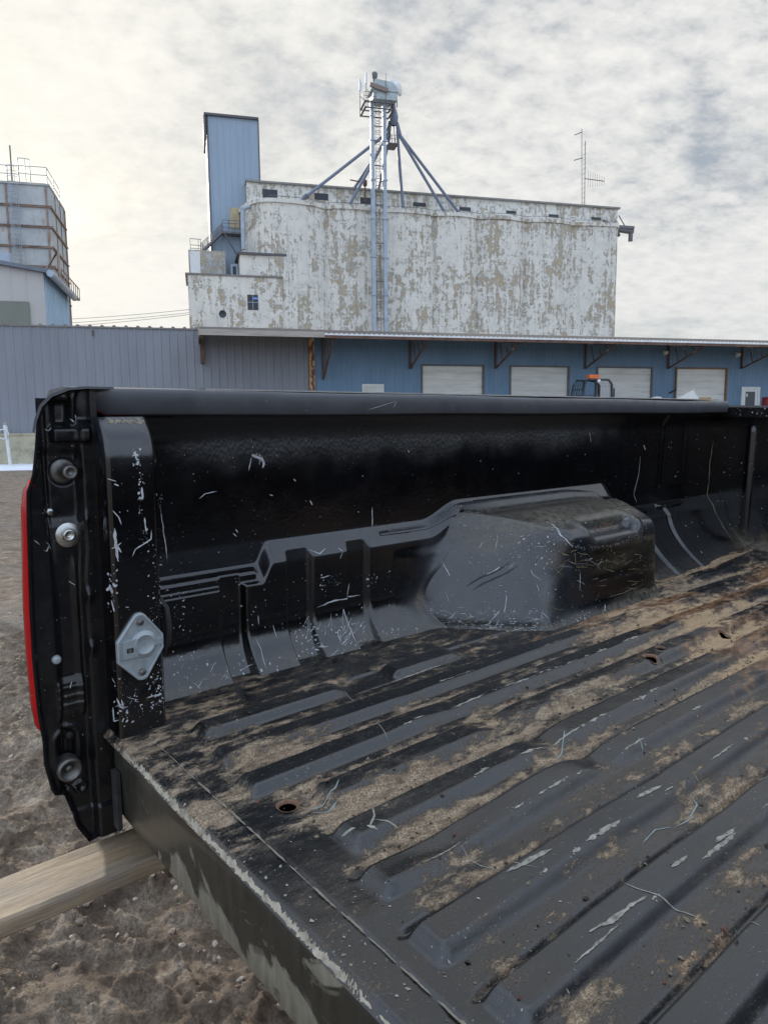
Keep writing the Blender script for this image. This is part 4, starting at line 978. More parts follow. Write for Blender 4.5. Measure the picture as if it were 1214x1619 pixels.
dk = Fr(0, 26.0)
W0 = -22.0
dock = empty('warehouse', dk.o, ANG)
tag(dock, 'long low grey and blue warehouse with a canopy over pale roll-up doors', 'warehouse')
sG, zG0 = dk.p(0, 510.5); sG1, zG1 = dk.p(313, 520.5); sP, _ = dk.p(492, 560)
zfound = dk.p(20, 686)[1]; zbase = 0.0
ZT = .5*(zG0+zG1)
END = dk.p(1214, 560)[0]+22
m_ = MB(); corr(m_, W0, sP-.12, zfound, ZT, 0, .30, .022, .34); m_.box((W0, .03, zfound), (sP-.1, .10, ZT-.01)); m_.build('grey_wall', M_grey, dock)
m_ = MB(); corr(m_, W0, sG1, ZT-.02, ZT+.0, -.02, .2, .02); 
n_ = 0
x = W0
while x < END: m_.prism([(x, ZT-.02), (x+.06, ZT+.05), (x+.12, ZT+.05), (x+.18, ZT-.02)], 1, -.05, .02) if x < sG1 else None; x += .42
m_.box((W0, -.05, ZT-.06), (sG1, .12, ZT-.015)); m_.build('wall_cap', simple('dull_cap', (.20, .19, .18), .6, .3, 4), dock)
m_ = MB(); m_.box((W0, -.04, -.05), (sP+60, .2, zfound)); m_.box((W0, -.07, zfound-.05), (sP-.1, -.04, zfound+.02)); m_.build('foundation', M_conc, dock)
m_ = MB(); m_.box((W0, .10, 0), (END, 18, ZT-.25)); m_.build('building_body', M_grey, dock)
# blue wall with door openings
doors = [(668, 763, 576.5), (808, 898, 579.5), (945.5, 1030, 581.5), (1070.5, 1148, 583)]
zdk = 1.18
DR = []
for a, b_, t in doors:
    s0, z0 = dk.p(a, t); s1, z1 = dk.p(b_, t+1); DR.append((s0, s1, z0))
zdoor = sum(d[2] for d in DR)/4
edges = [sP+.12]
for s0, s1, z in DR: edges += [s0, s1]
edges.append(END)
m_ = MB()
for i in range(0, len(edges), 2): corr(m_, edges[i], edges[i+1], zdk, ZT-.2, 0, .2, .012, .4)
for s0, s1, z in DR: corr(m_, s0, s1, zdoor, ZT-.2, 0, .2, .012, .4)
m_.build('blue_wall', M_blue, dock)
M_seam = simple('door_track', (.12, .12, .13), .6)
for i, (s0, s1, z) in enumerate(DR):
    d = MB(); h = .30; zz_ = zdk
    while zz_ < zdoor-.01:
        zt_ = min(zdoor, zz_+h); d.add([(s0, .07, zz_), (s1, .07, zz_), (s1, .055, zz_+.02), (s0, .055, zz_+.02), (s1, .055, zt_-.02), (s0, .055, zt_-.02), (s1, .07, zt_), (s0, .07, zt_)], [(0, 1, 2, 3), (3, 2, 4, 5), (5, 4, 6, 7)], False); zz_ = zt_
    if i == 0:
        for kx in range(6): pass
    o = d.build('roll_up_door', M_doorw, dock)
    fm = MB(); fm.box((s0-.08, -.03, zdk), (s0-.001, .07, zdoor+.06)); fm.box((s1+.001, -.03, zdk), (s1+.08, .07, zdoor+.06)); fm.box((s0-.001, -.03, zdoor), (s1+.001, .07, zdoor+.06))
    fm.build('door_frame', simple('wood_jamb', (.20, .12, .06), .8) if i == 3 else M_seam, o)
# corner post with worn yellow and red paint
m_, t_, b_ = mat('worn_painted_post', (.3, .1, .05), .8)
co_ = objco(t_); t_.links.new(ramp(t_, noise(t_, mapping(t_, co_, scale=(2, 2, 1)), 3.5, 6, .6), [(.40, (.16, .05, .035)), (.47, (.20, .08, .05)), (.52, (.55, .35, .16)), (.62, (.55, .40, .22)), (.68, (.16, .05, .04))], 'LINEAR'), b_.inputs['Base Color'])
pm = MB(); pm.box((sP-.10, -.14, zbase), (sP+.10, .03, ZT-.1)); pm.build('corner_post', m_, dock)
# canopy
OV = 2.5
def canopy(px0, px1, pyA, name, mt, ybot=7):
    s0, z0 = dk.p(px0, pyA, -OV); s1 = px1 if px1 < 0 else 0
    return s0, z0
cs0, cz0 = dk.p(315, 519, -OV); cs1, cz1 = dk.p(513, 527, -OV); cs2, cz2 = dk.p(1214, 543.5, -OV)
zc0 = cz0-.02; zc1 = .5*(cz1+cz2)
cn = MB(); cn.prism([(-OV, zc0-.10), (-OV, zc0-.02), (.3, ZT+.12), (.3, ZT-.02)], 0, cs0, cs1-.02); cn.build('canopy_roof', M_soff, dock, fix=True)
cn = MB(); cn.box((cs0-.02, -OV-.03, zc0-.20), (cs1, -OV-.003, zc0)); cn.box((cs0-.05, -OV, zc0-.22), (cs0-.02, .0, zc0+.02)); cn.build('canopy_fascia', M_fasc, dock)
cn = MB(); cn.prism([(-OV, zc1-.10), (-OV, zc1-.03), (.3, ZT+.1), (.3, ZT-.05)], 0, cs1+.02, END); o = cn.build('canopy_roof', M_soff, dock, fix=True)
cn = MB(); cn.box((cs1-.02, -OV-.03, zc1-.045), (END, -OV-.003, zc1+.01)); 
x = cs1
while x < END: cn.prism([(x, zc1+.01), (x+.04, zc1+.035), (x+.08, zc1+.035), (x+.12, zc1+.01)], 1, -OV-.03, -OV+.2); x += .19
cn.build('canopy_edge', M_fascw, dock)
cn = MB(); cn.box((cs1-.02, -OV-.02, zc1-.15), (END, -OV+.05, zc1-.047)); cn.build('canopy_fascia', M_brown, dock)
br = []
for px_s in (648, 783, 925, 1056, 1172, 1300, 510, 321):
    s0, _ = dk.p(px_s, 560); zb_ = dk.p(px_s, 583 if px_s > 500 else 576)[1] if px_s > 560 else (dk.p(px_s, 600)[1] if px_s == 510 else dk.p(px_s, 575)[1])
    b = MB(); ztop_ = ZT-.12; yo = -OV+.15
    if px_s == 321:
        b.box((s0-.10, -.22, dk.p(px_s, 575)[1]), (s0+.04, -.02, ztop_))
    else:
        zo = zc1-.18; b.bar((s0, -.06, zb_), (s0, -.06, ztop_-.1), .08, .06); b.bar((s0, -.06, zb_+.02), (s0, yo, zo), .07, .05); b.bar((s0, -.06, ztop_-.12), (s0, yo, zo+.02), .06, .05)
        for k in (.3, .55, .78):
            p1 = Vector((s0, -.06, zb_)).lerp(Vector((s0, yo, zo)), k); p2 = Vector((s0, -.06, ztop_-.12)).lerp(Vector((s0, yo, zo)), k-.12); b.bar(p1, p2, .03)
    b.build('canopy_bracket', M_brown, dock)
for px_l, py_l in ((1050, 557), (1164, 560), (1090+0, 560)):
    if px_l == 1090: continue
    s0, z0 = dk.p(px_l, py_l); l = MB(); l.prism([(-.02, z0-.12), (-.16, z0-.08), (-.16, z0+.04), (-.02, z0+.12)], 0, s0-.1, s0+.1); l.build('wall_light', M_white, dock)
s0, z0 = dk.p(572, 607); s1, _ = dk.p(606.5, 607)
w = MB(); w.box((s0, -.05, zdk), (s0+.07, -.003, z0)); w.box((s1-.07, -.05, zdk), (s1, -.003, z0)); w.box((s0+.07, -.05, z0-.07), (s1-.07, -.003, z0)); dd = w.build('side_door', M_white, dock)
w = MB(); w.box((s0+.07, -.03, zdk), (s1-.07, -.014, z0-.07)); w.build('door_leaf', M_doorw, dd)
s0, z0 = dk.p(1171.5, 611.5); s1, _ = dk.p(1200.5, 612)
w = MB(); w.box((s0, -.06, zdk), (s0+.12, -.003, z0)); w.box((s1-.12, -.06, zdk), (s1, -.003, z0)); w.box((s0+.12, -.06, z0-.12), (s1-.12, -.003, z0)); dd = w.build('entry_door', M_white, dock)
w = MB(); w.box((s0+.12, -.035, zdk), (s1-.12, -.014, z0-.12)); dl = w.build('door_leaf', M_white, dd)
w = MB(); w.box((s0+.24, -.042, z0-1.5), (s1-.26, -.0355, z0-.22)); w.build('pane', M_glass, dl)
w = MB(); w.box((s0+.27, -.047, z0-.45), (s0+.35, -.0425, z0-.32)); w.build('sticker', M_white, dl)
m_ = MB(); m_.box((sP+.3, -3.2, -.05), (END, -.04, zdk-.01)); m_.build('loading_dock', M_conc, dock)
s0, z0 = dk.p(147, 526); m_ = MB(); m_.box((s0-.03, -.05, z0-.12), (s0+.03, -.025, z0+.1)); m_.build('wall_bracket', M_brown, dock)
s0, z0 = dk.p(1065, 618); m_ = MB(); m_.tube([(s0-.25, -.05, z0-.1), (s0-.1, -.12, z0), (s0, -.12, z0), (s0, -.12, z0+.12)], .03); m_.tube([(s0, -.06, z0-.6), (s0, -.06, z0+1.1)], .015); m_.build('wall_pipe', M_under, dock)

# skid steer on the dock
fs = Fr(0, 26.0)
def DP(px, py, y): s, z = dk.p(px, py, y); return s, z
yS = -2.2
sa, za = DP(905, 606, yS); sb, zb = DP(963, 600, yS); s_, zt = DP(934, 600.5, yS); _, zl = DP(934, 633, yS)
sk = empty('skid_steer', dk.o+E1*((sa+sb)/2)+E2*yS+Vector((0, 0, zdk)), ANG)
tag(sk, 'small dark caged loader with an orange beacon parked on the dock before the roll-up doors', 'skid steer loader')
h = zt-zdk; wd_ = (sb-sa)*.84
c = MB(); x0, x1 = -wd_/2, wd_/2; xm = x0+wd_*.46
for k in range(6):
    y = -.45+.9*k/5; c.tube([(x0, y, h*.42), (x0+.12*wd_, y, h*.9), (x0+.22*wd_, y, h*.985), (xm, y, h)], .022, 6)
for fz, xx in ((.62, x0+.05*wd_), (.80, x0+.09*wd_)): c.tube([(xx, -.45, h*fz), (xx, .45, h*fz)], .02, 6)
for y in (-.47, .47):
    c.tube([(x0, y, h*.42), (x0+.12*wd_, y, h*.9), (x0+.24*wd_, y, h), (xm, y, h)], .04, 8)
    c.tube([(xm, y, h*.3), (xm, y, h), (x1-.18, y, h*.985), (x1-.04, y, h*.9), (x1, y, h*.3)], .055, 8); c.tube([(x0, y, h*.55), (xm, y, h*.55)], .03, 6); c.tube([(x0+.02, y, h*.68), (xm, y, h*.68)], .02, 6)
c.box((xm, -.5, h*.985), (x1-.15, .5, h+.02)); cg = c.build('cage', M_cage, sk)
g = MB()
for k in range(9):
    zz_ = h*.56+(h*.36)*k/8; g.bar((xm+.22, -.475, zz_), (x1-.14, -.475, zz_), .022)
for k in range(7): xx = xm+.22+(x1-.14-xm-.22)*k/6; g.bar((xx, -.478, h*.56), (xx, -.478, h*.92), .022)
g.build('mesh_guard', simple('grey_mesh', (.35, .37, .38), .6), sk)
g = MB(); g.prism([(x0-.1, .25), (x0+.1, h*.40), (xm, h*.46), (x1+.15, h*.46), (x1+.2, .35), (x1, .25)], 1, -.5, .5); g.build('body', simple('loader_paint', (.12, .13, .14), .5), sk, fix=True)
for wx_, wy_ in ((x0+.25, -.72), (x1-.2, -.72), (x0+.25, .5), (x1-.2, .5)):
    g = MB(); g.lathe([(.12, .02), (.2, .0), (.36, .0), (.40, .03), (.40, .2), (.36, .24), (.1, .24)], (wx_, wy_, .40), (0, 1, 0), 20); wv = g.build('wheel', M_rubber, sk)
    g = MB(); g.lathe([(.0001, .05), (.1, .05), (.13, .0), (.19, .0)], (wx_, wy_-.004, .40), (0, 1, 0), 16); g.build('rim', M_white, wv)
g = MB(); g.tube([(xm-.1, -.3, h+.02), (xm-.1, -.3, h+.06)], .09, 12); bc = MB(); bc.box((xm-.22, -.35, h+.03), (xm+.22, -.12, h+.19)); bo = bc.build('beacon', M_orange, sk)
g = MB(); g.lathe([(.0001, -.04), (.07, -.03), (.08, 0)], (xm+.12, -.5, h-.08), (0, 1, 0), 12); g.build('work_light', M_white, sk)
g = MB(); g.tube([(x1+.12, -.4, h*.45), (x1+.12, -.4, h*.82)], .03, 8); g.build('exhaust_pipe', M_under, sk)
g = MB(); g.box((x1-.42, -.40, h*.47), (x1-.2, -.3, h*.6)); g.build('tail_lamp', M_red, sk)
# sheets beside it
yB = -2.0
p0 = DP(1050, 640, yB); p1 = DP(1095, 616, yB); p2 = DP(1111, 640, yB)
b = MB(); dx = (p1[1]-zdk); k1 = (p1[0]-p0[0])/(p1[1]-p0[1]); k2 = (p2[0]-p1[0])/(p1[1]-p2[1])
b.prism([(p1[0]-k1*dx*.8, zdk+dx*.2), (p1[0], p1[1]), (p1[0]+k2*dx, zdk)], 1, -.03, .03)
o = b.build('white_sheet', M_white, loc=dk.o+E2*yB); o.rotation_euler = (0, 0, ANG); tag(o, 'white sheet standing on its corner before the fourth roll-up door', 'sheet')
q0 = DP(1098, 629, yB+.3); q1 = DP(1116.5, 640, yB+.3)
b = MB(); b.box((q0[0], -.25, zdk), (q1[0], .25, q0[1])); b.box((q0[0]-.02, -.27, q0[1]-.06), (q1[0]+.02, .27, q0[1]+.01)); o = b.build('wooden_crate', M_ply, loc=dk.o+E2*(yB+.3)); o.rotation_euler = (0, 0, ANG)
tag(o, 'small orange brown wooden crate just right of the white sheet', 'crate')
q0 = DP(1030, 629, yB); q1 = DP(1065, 634, yB)
mc = empty('orange_machine', dk.o+E2*yB+E1*q0[0]+Vector((0, 0, zdk)), ANG); tag(mc, 'low orange machine with a white rounded front, left of the white sheet', 'machine')
L = q1[0]-q0[0]; hh = q0[1]-zdk
b = MB(); b.prism([(.3, .1), (.3, hh-.02), (L*.5, hh-.12), (L, hh-.18), (L, .1)], 1, -.25, .25); b.build('body', M_orange, mc, fix=True)
b = MB(); b.lathe([(.0001, 0), (.16, .02), (.2, .12), (.2, .4)], (.0, 0, hh-.14), (1, 0, 0), 14); b.build('nose', M_white, mc)
for xx in (.3, L-.2):
    b = MB(); b.tube([(xx, -.3, .2), (xx, -.2, .2)], .2, 16); b.build('wheel', M_rubber, mc)
r0 = DP(1205, 632, -1.2); b = MB(); b.lathe([(.0001, 0), (.32, 0), (.33, .02), (.31, .3), (.33, .32), (.31, .6), (.33, .62), (.32, .92), (.0001, .92)], (0, 0, 0), (0, 0, 1), 20)
o = b.build('drum', M_red, loc=dk.o+E1*(r0[0]+.4)+E2*-1.2+Vector((0, 0, zdk))); o.scale = (1, 1, 1.45); tag(o, 'dark red drum standing right of the white entry door', 'drum')

# white standpipe and snow by the grey wall
s0, z0 = DP(8, 672, -.7); st = empty('standpipe', dk.o+E1*DP(16, 726, -.7)[0]+E2*-.7, ANG); tag(st, 'thin leaning white pipe with a ring handle before the grey wall', 'standpipe')
dxx = s0-DP(16, 726, -.7)[0]
b = MB(); b.tube([(0, 0, 0), (dxx*.5, 0, z0*.55), (dxx, 0, z0)], .055, 8, r2=.075); b.build('pipe', M_white, st)
b = MB(); b.tube([(dxx-.06+.17*math.cos(a), -.08, z0-.32+.17*math.sin(a)) for a in np.linspace(0, 6.28, 20)], .022, 6, cap=False); b.build('ring', M_white, st)
b = MB(); b.tube([(dxx, 0, z0-.12), (dxx+.02, 0, z0+.1)], .07, 8); b.build('cap', M_fasc, st)
sn = MB(); sn.smooth = True; aa = np.linspace(-15, 3.6, 120); bb = np.linspace(-4.6, -.06, 60); SA, SB = np.meshgrid(aa, bb, indexing='ij')
edge = -1.6-1.5*fbm(SA*.5, SA*0+2, 201, 4); hh_ = .16*ss(0, .8, SB-edge)*(1-ss(2.0, 3.5, SA))*(.5+fbm(SA*1.3, SB*1.3, 202, 4))-.03
hh_ = hh_-.10*np.exp(-((SB+1.4+.3*np.sin(SA*.7))/.16)**2)*0
sn.grid(np.stack([SA, SB, hh_], -1), flip=False); o = sn.build('snow_patch', M_snow, loc=dk.o); o.rotation_euler = (0, 0, ANG); tag(o, kind='structure')

# ------------------------------------------------------------------ grain elevator
def peel(name, hi=.0, base=(.70, .69, .63)):
    m, t, b = mat(name, (.6, .6, .6), .85); co = objco(t); geo = co
    v1 = noise(t, mapping(t, co, scale=(1.0, 1.0, .55)), .30, 10, .66, .8)      # broad fields
    v2 = noise(t, mapping(t, co, scale=(1.0, 1.0, .75)), 1.25, 11, .74, 1.3)       # ragged flake edges
    v3 = noise(t, mapping(t, co, scale=(2.6, 2.6, .12)), .9, 7, .65, .3)         # vertical streaks
    v4 = noise(t, mapping(t, co, scale=(.35, .35, 3.0)), 1.0, 6, .6, .2)          # pour lines
    sm_ = math_(t, 'ADD', math_(t, 'MULTIPLY', v1, .42), math_(t, 'ADD', math_(t, 'MULTIPLY', v2, .52), math_(t, 'ADD', math_(t, 'MULTIPLY', v3, .28), math_(t, 'MULTIPLY', v4, .12))))
    tanf = ramp(t, sm_, [(.695+hi, 0), (.715+hi, 1)]); edge = math_(t, 'MULTIPLY', ramp(t, sm_, [(.672+hi, 0), (.695+hi, 1)]), ramp(t, sm_, [(.70+hi, 1), (.72+hi, 0)]))
    w = ramp(t, noise(t, co, .7, 7, .6), [(.35, tuple(c*.86 for c in base)), (.6, base)])
    greyf = ramp(t, noise(t, mapping(t, co, scale=(2.2, 2.2, .16), loc=(7, 3, 1)), .8, 7, .66), [(.56, 0), (.70, .6)])
    w = mix(t, greyf, w, (.36, .38, .40))
    tn = ramp(t, noise(t, co, 2.5, 6), [(.35, (.34, .29, .21)), (.65, (.48, .415, .30))])
    c = mix(t, tanf, w, tn); c = mix(t, math_(t, 'MULTIPLY', edge, .65), c, (.22, .215, .21))
    fl = ramp(t, noise(t, mapping(t, co, scale=(1, 1, .7), loc=(1, 9, 4)), 2.6, 8, .75, 1.0), [(.595, 0), (.63, .7)])
    c = mix(t, fl, c, (.36, .34, .30))
    t.links.new(c, b.inputs['Base Color']); bump(t, b, math_(t, 'SUBTRACT', 1.0, tanf), .5, .05); return m
M_peel = peel('peeling_white_concrete'); M_peel2 = peel('peeling_white_annex', .015)
M_clad = simple('blue_grey_cladding', (.27, .35, .44), .5, .06, .5, stretch=(1, 1, .25))
M_trim = simple('dark_trim', (.10, .10, .11), .7)
M_dkwin = simple('dark_opening', (.03, .034, .045), .5, .3, 3)
M_tube = simple('blue_grey_tube', (.17, .205, .28), .5, .15, 2); M_galt = simple('galvanised_casing', (.33, .39, .46), .45, .2, 1.0, metal=.2)
M_lat = simple('lattice_steel', (.14, .14, .15), .6, .3, 3)
se = Fr(600, 107.0)
elev = empty('grain_elevator', se.o, ANG); tag(elev, 'huge peeling white concrete grain elevator with scalloped silos behind the warehouse', 'grain elevator')
jx = [385, 517, 600, 685, 754, 828, 901, 984]; SJ = [se.p(p, 420)[0] for p in jx]
ZS = .5*(se.p(600, 324)[1]+se.p(900, 344)[1])-.75
def arcs(i, grow=0.0, n=18):
    a, b = SJ[i], SJ[i+1]; sg = 1.0; pts = []
    if i == 0:
        for k in range(10): t = k/9*math.pi/2; pts.append((a+4.2-4.2*math.cos(t), 5.5-7.4*math.sin(t)))
        a2 = a+4.2
        for k in range(1, n+1): t = k/n; pts.append((a2+(b-a2)*t, -1.9+1.9*t**3))
    elif i == len(SJ)-2:
        b2 = b-2.2
        for k in range(n+1): t = k/n; pts.append((a+(b2-a)*t, -sg*math.sin(math.pi*min(.5, t*.55))))
        for k in range(1, 11): t = k/10*math.pi/2; pts.append((b2+2.2*math.sin(t), -sg*math.sin(math.pi*.5)+ (6+sg)*(1-math.cos(t))))
    else:
        for k in range(n+1): t = k/n; pts.append((a+(b-a)*t, -sg*math.sqrt(max(0, 1-(2*t-1)**2))**1.3))
    if grow:
        q = []
        for k, (x, y) in enumerate(pts):
            p0_ = pts[max(0, k-1)]; p1_ = pts[min(len(pts)-1, k+1)]; dx_, dy_ = p1_[0]-p0_[0], p1_[1]-p0_[1]; l = math.hypot(dx_, dy_)+1e-9; q.append((x+dy_/l*grow, y-dx_/l*grow))
        return q
    return pts
for i in range(7):
    P = arcs(i); b = MB(); b.smooth = True; m = len(P)
    b.add([(x, y, 0) for x, y in P]+[(x, y, ZS-.35) for x, y in P], [(k, k+1, m+k+1, m+k) for k in range(m-1)], True); b.build('silo', M_peel, elev)
rf = MB(); allp = [p for i in range(7) for p in (arcs(i)[:-1] if i < 6 else arcs(i))]
Q = [p for i in range(7) for p in (arcs(i, .22)[:-1] if i < 6 else arcs(i, .22))]
m = len(Q); rf.add([(x, y, ZS-.40) for x, y in Q]+[(x, y, ZS+.12) for x, y in Q], [(k, k+1, m+k+1, m+k) for k in range(m-1)], False)
rf.add([(x, y, ZS-.40) for x, y in Q]+[(x, y, ZS-.40) for x, y in allp][::1], [(k+1, k, m+min(k, len(allp)-1), m+min(k+1, len(allp)-1)) for k in range(min(m, len(allp))-1)], False)
rf.add([(x, y, ZS+.12) for x, y in Q]+[(x, 16, ZS+.12) for x, y in Q], [(k, k+1, m+k+1, m+k) for k in range(m-1)], False)
rf.build('roof_edge', M_peel2, elev)
b = MB(); b.box((SJ[0]+.5, 5.4, 0), (SJ[-1]-.3, 16, ZS)); b.build('rear_block', M_peel, elev)
rl_ = MB(); mm = [(x, y) for x, y in Q]; rl_.tube([(x, y+.15, ZS+.45) for x, y in mm[8:]], .035, 4)
for k in range(10, m, 6): rl_.tube([(mm[k][0], mm[k][1]+.15, ZS+.1), (mm[k][0], mm[k][1]+.15, ZS+.45)], .03, 4)
rl_.build('cable_rail', M_lat, elev)
YG = 3.0
g0 = se.p(389.5, 283, YG); g1 = se.p(979, 329, YG); gp = se.p(700, 306, YG)
zgt = (g0[1]+g1[1])/2
gal = MB(); gal.box((g0[0], YG, ZS), (g1[0]-.3, YG+7, zgt-.25)); go = gal.build('gallery', M_peel, elev)
gt = MB(); gt.box((g0[0]-.15, YG-.35, zgt-.25), (g1[0], YG+7.3, zgt)); gt.build('gallery_roof', simple('weathered_coping', (.24, .235, .225), .85, .3, 1.5), go)
for (px, py, w_, h_, kind) in ((427, 307, 2.1, 1.35, 0), (508, 310.5, 2.0, .9, 0), (580, 317, 2.0, .9, 0), (663, 323, 2.0, .55, 1), (735, 330, 1.8, .55, 1), (808, 335, 1.7, .4, 0), (875, 341, 1.7, .45, 1), (942, 345, 1.7, .35, 0)):
    s0, z0 = se.p(px, py, YG); w = MB(); w.box((s0-w_/2, YG-.06, max(ZS+.15, z0-h_/2)), (s0+w_/2, YG-.003, max(ZS+.15, z0-h_/2)+h_)); w.build('gallery_window', M_dkwin, go)
w = MB(); s0, z0 = se.p(797, 330, YG)
# head tower
YT = 4.6
t0 = se.p(331, 250, YT); t1 = se.p(409, 250, YT); tt0 = se.p(325, 179, YT); tt1 = se.p(409, 185.5, YT); zt_ = .5*(tt0[1]+tt1[1])
b = MB(); corr(b, t0[0], t1[0], 8, zt_-.3, YT, .9, .03, .1); b.box((t0[0], YT+.02, 8), (t1[0], YT+6.5, zt_-.3)); tw = b.build('head_tower', M_clad, elev)
b = MB(); b.box((t0[0]-.55, YT-.35, zt_-.3), (t1[0]+.12, YT+7, zt_)); b.box((t0[0]-.62, YT-.2, zt_-3), (t0[0]-.30, YT+6.8, zt_-.3)); b.build('tower_cap', M_trim, tw)
b = MB(); b.box((t0[0]-.18, YT-.08, 8), (t0[0]-.003, YT+.1, zt_-.3)); b.build('corner_trim', M_trim, tw)
b = MB(); b.box((t1[0]+.003, YT-.08, 20), (t1[0]+.16, YT+.1, zt_-.3)); b.build('corner_trim', M_trim, tw)
b = MB(); b.box((t0[0]-.30, YT+.12, 8), (t0[0]-.003, YT+6.4, zt_-3)); b.build('lit_side_strip', M_fascw, tw)  # white strip paints in the sunlit left face of the tower
# annex blocks
YA = -2.2
a0 = se.p(294.5, 432, YA); a1 = se.p(446, 441, YA); za_ = .5*(a0[1]+a1[1])
b = MB(); b.box((a0[0]+.15, YA, 0), (a1[0], YA+8, za_)); an = b.build('annex', M_peel2, elev)
b = MB(); b.box((a0[0]-.15, YA-.15, za_), (a1[0]+.1, YA+8.1, za_+.22)); b.build('annex_coping', simple('coping_dark', (.20, .19, .18), .85), an)
s0, z0 = se.p(391, 465.5, YA); s1, z1 = se.p(408.5, 490, YA); w = MB(); w.box((s0, YA-.05, z1), (s1, YA-.003, z0)); wo = w.build('annex_window', M_dkwin, an)
w = MB(); w.box((s0, YA-.09, (z0+z1)/2-.04), (s1, YA-.051, (z0+z1)/2+.04)); w.box(((s0+s1)/2-.04, YA-.085, z1), ((s0+s1)/2+.04, YA-.052, z0)); w.build('window_bars', M_clad, wo)
w = MB(); w.box(((s0+s1)/2+.1, YA-.08, (z0+z1)/2+.4), (s1-.05, YA-.052, z0-.35)); w.build('pane', simple('bright_blue_pane', (.10, .30, .75), .2), wo)
s0, z0 = se.p(352, 496, YA); w = MB(); w.lathe([(.0001, .02), (.42, .02), (.44, .06), (.5, .04), (.5, 0)], (s0, YA, z0), (0, -1, 0), 20); w.build('round_vent', M_dkwin, an)
b0 = se.p(379, 397, YA+.5); b1 = se.p(447, 403, YA+.5); b2 = se.p(400, 440, YA+.5)
b = MB(); b.box((b0[0], YA+.5, za_+.22), (b1[0], YA+6, b0[1]-.4)); uo = b.build('upper_annex', peel('upper_annex_paint', .04), elev)
b = MB(); b.box((b0[0]-.4, YA+.2, b0[1]-.4), (b1[0]+.5, YA+6.1, b0[1]-.1)); b.build('upper_annex_roof', M_trim, uo)
c0 = se.p(297.5, 394, YA+3.5); c1 = se.p(356, 400, YA+3.5)
b = MB(); b.box((c0[0], YA+3.5, za_), (c1[0], YA+9, c0[1])); co2 = b.build('rear_annex', peel('rear_annex_paint', -.03, (.45, .46, .45)), elev)
s0, _ = se.p(301, 420, YA+3.5); s1, _ = se.p(317, 420, YA+3.5); w = MB(); w.box((s0, YA+3.4, za_), (s1, YA+3.49, c0[1]-.2)); w.build('white_panel', M_white, co2)
b = MB(); w0 = se.p(366, 411, YA+.8); w1 = se.p(378, 434, YA+.8); b.box((w0[0], YA+3.2, za_), (w1[0], YA+3.4, w0[1])); do = b.build('annex_door', M_galt, elev)
b = MB(); b.box((w0[0]+.25, YA+3.14, za_+.1), (w1[0]-.25, YA+3.19, w0[1]-.3)); b.build('pane', M_dkwin, do)
d0 = se.p(363, 327, YT-.2); d1 = se.p(379, 361, YT-.2); b = MB(); b.box((d0[0], YT-.12, d1[1]), (d1[0], YT-.035, d0[1])); b.build('tower_door', simple('faded_yellow_door', (.42, .36, .22), .7, .3, 1.5), tw)
# stairs
stp = MB(); YSt = YT-1.6
def SP(px, py, y=None): y = YSt if y is None else y; s, z = se.p(px, py, y); return Vector((s, y, z))
A_, B_, C_, D_ = SP(352, 365), SP(382, 367), SP(320, 396), SP(354, 433)
def flight(mb, p, q, wdt=1.1):
    for y in (0, wdt): mb.bar(p+Vector((0, y, 0)), q+Vector((0, y, 0)), .12, .3)
    n = 12
    for k in range(n): c_ = p.lerp(q, (k+.5)/n); mb.box((c_.x-.18, c_.y, c_.z+.02), (c_.x+.18, c_.y+wdt, c_.z+.07))
    for y in (0, wdt):
        mb.tube([p+Vector((0, y, 1.1)), q+Vector((0, y, 1.1))], .05, 5); mb.tube([p+Vector((0, y, .6)), q+Vector((0, y, .6))], .04, 5)
        for k in range(5): c_ = p.lerp(q, k/4); mb.tube([c_+Vector((0, y, 0)), c_+Vector((0, y, 1.1))], .045, 5)
flight(stp, A_, C_); so2 = stp.build('upper_stairs', M_lat, elev)
stp = MB(); flight(stp, SP(318, 396), D_); stp.build('lower_stairs', M_lat, elev)
ld = MB(); ld.box((A_.x, YSt-.1, A_.z-.25), (B_.x, YT-.01, A_.z)); ld.bar((A_.x+.2, YSt, A_.z-.2), (B_.x, YSt+.8, A_.z-4.2), .15)
for z in (.55, 1.1, 1.5): ld.tube([(A_.x, YSt-.1, A_.z+z), (B_.x, YSt-.1, A_.z+z)], .045, 5)
for k in range(4): x = A_.x+(B_.x-A_.x)*k/3; ld.tube([(x, YSt-.1, A_.z), (x, YSt-.1, A_.z+1.5)], .045, 5)
ld.build('upper_landing', M_lat, elev)
l2 = MB(); e0 = SP(301, 395); e1 = SP(322, 395); l2.box((e0.x, YSt-.1, e0.z-.5), (e1.x, YSt+1.4, e0.z-.25))
for z in (.5, .95, 1.8): l2.tube([(e0.x, YSt-.1, e0.z+z-.25), (e1.x-.3, YSt-.1, e0.z+z-.3)], .045, 5)
for x in (e0.x, .5*(e0.x+e1.x)+.2, e1.x-.4): l2.tube([(x, YSt-.1, e0.z-.25), (x, YSt-.1, e0.z+1.5)], .045, 5)
l2.build('lower_landing', M_lat, elev)
b = MB(); v0 = SP(383.5, 330, YA+2); v1 = SP(385, 394, YA+2); b.tube([(v0.x, YA+2, v0.z), (v1.x, YA+2, v1.z)], .30, 12); b.tube([(v0.x, YA+2, v0.z), (v0.x+1.2, YA+2.5, v0.z+.6)], .28, 12); b.build('vent_pipe', M_galt, elev)
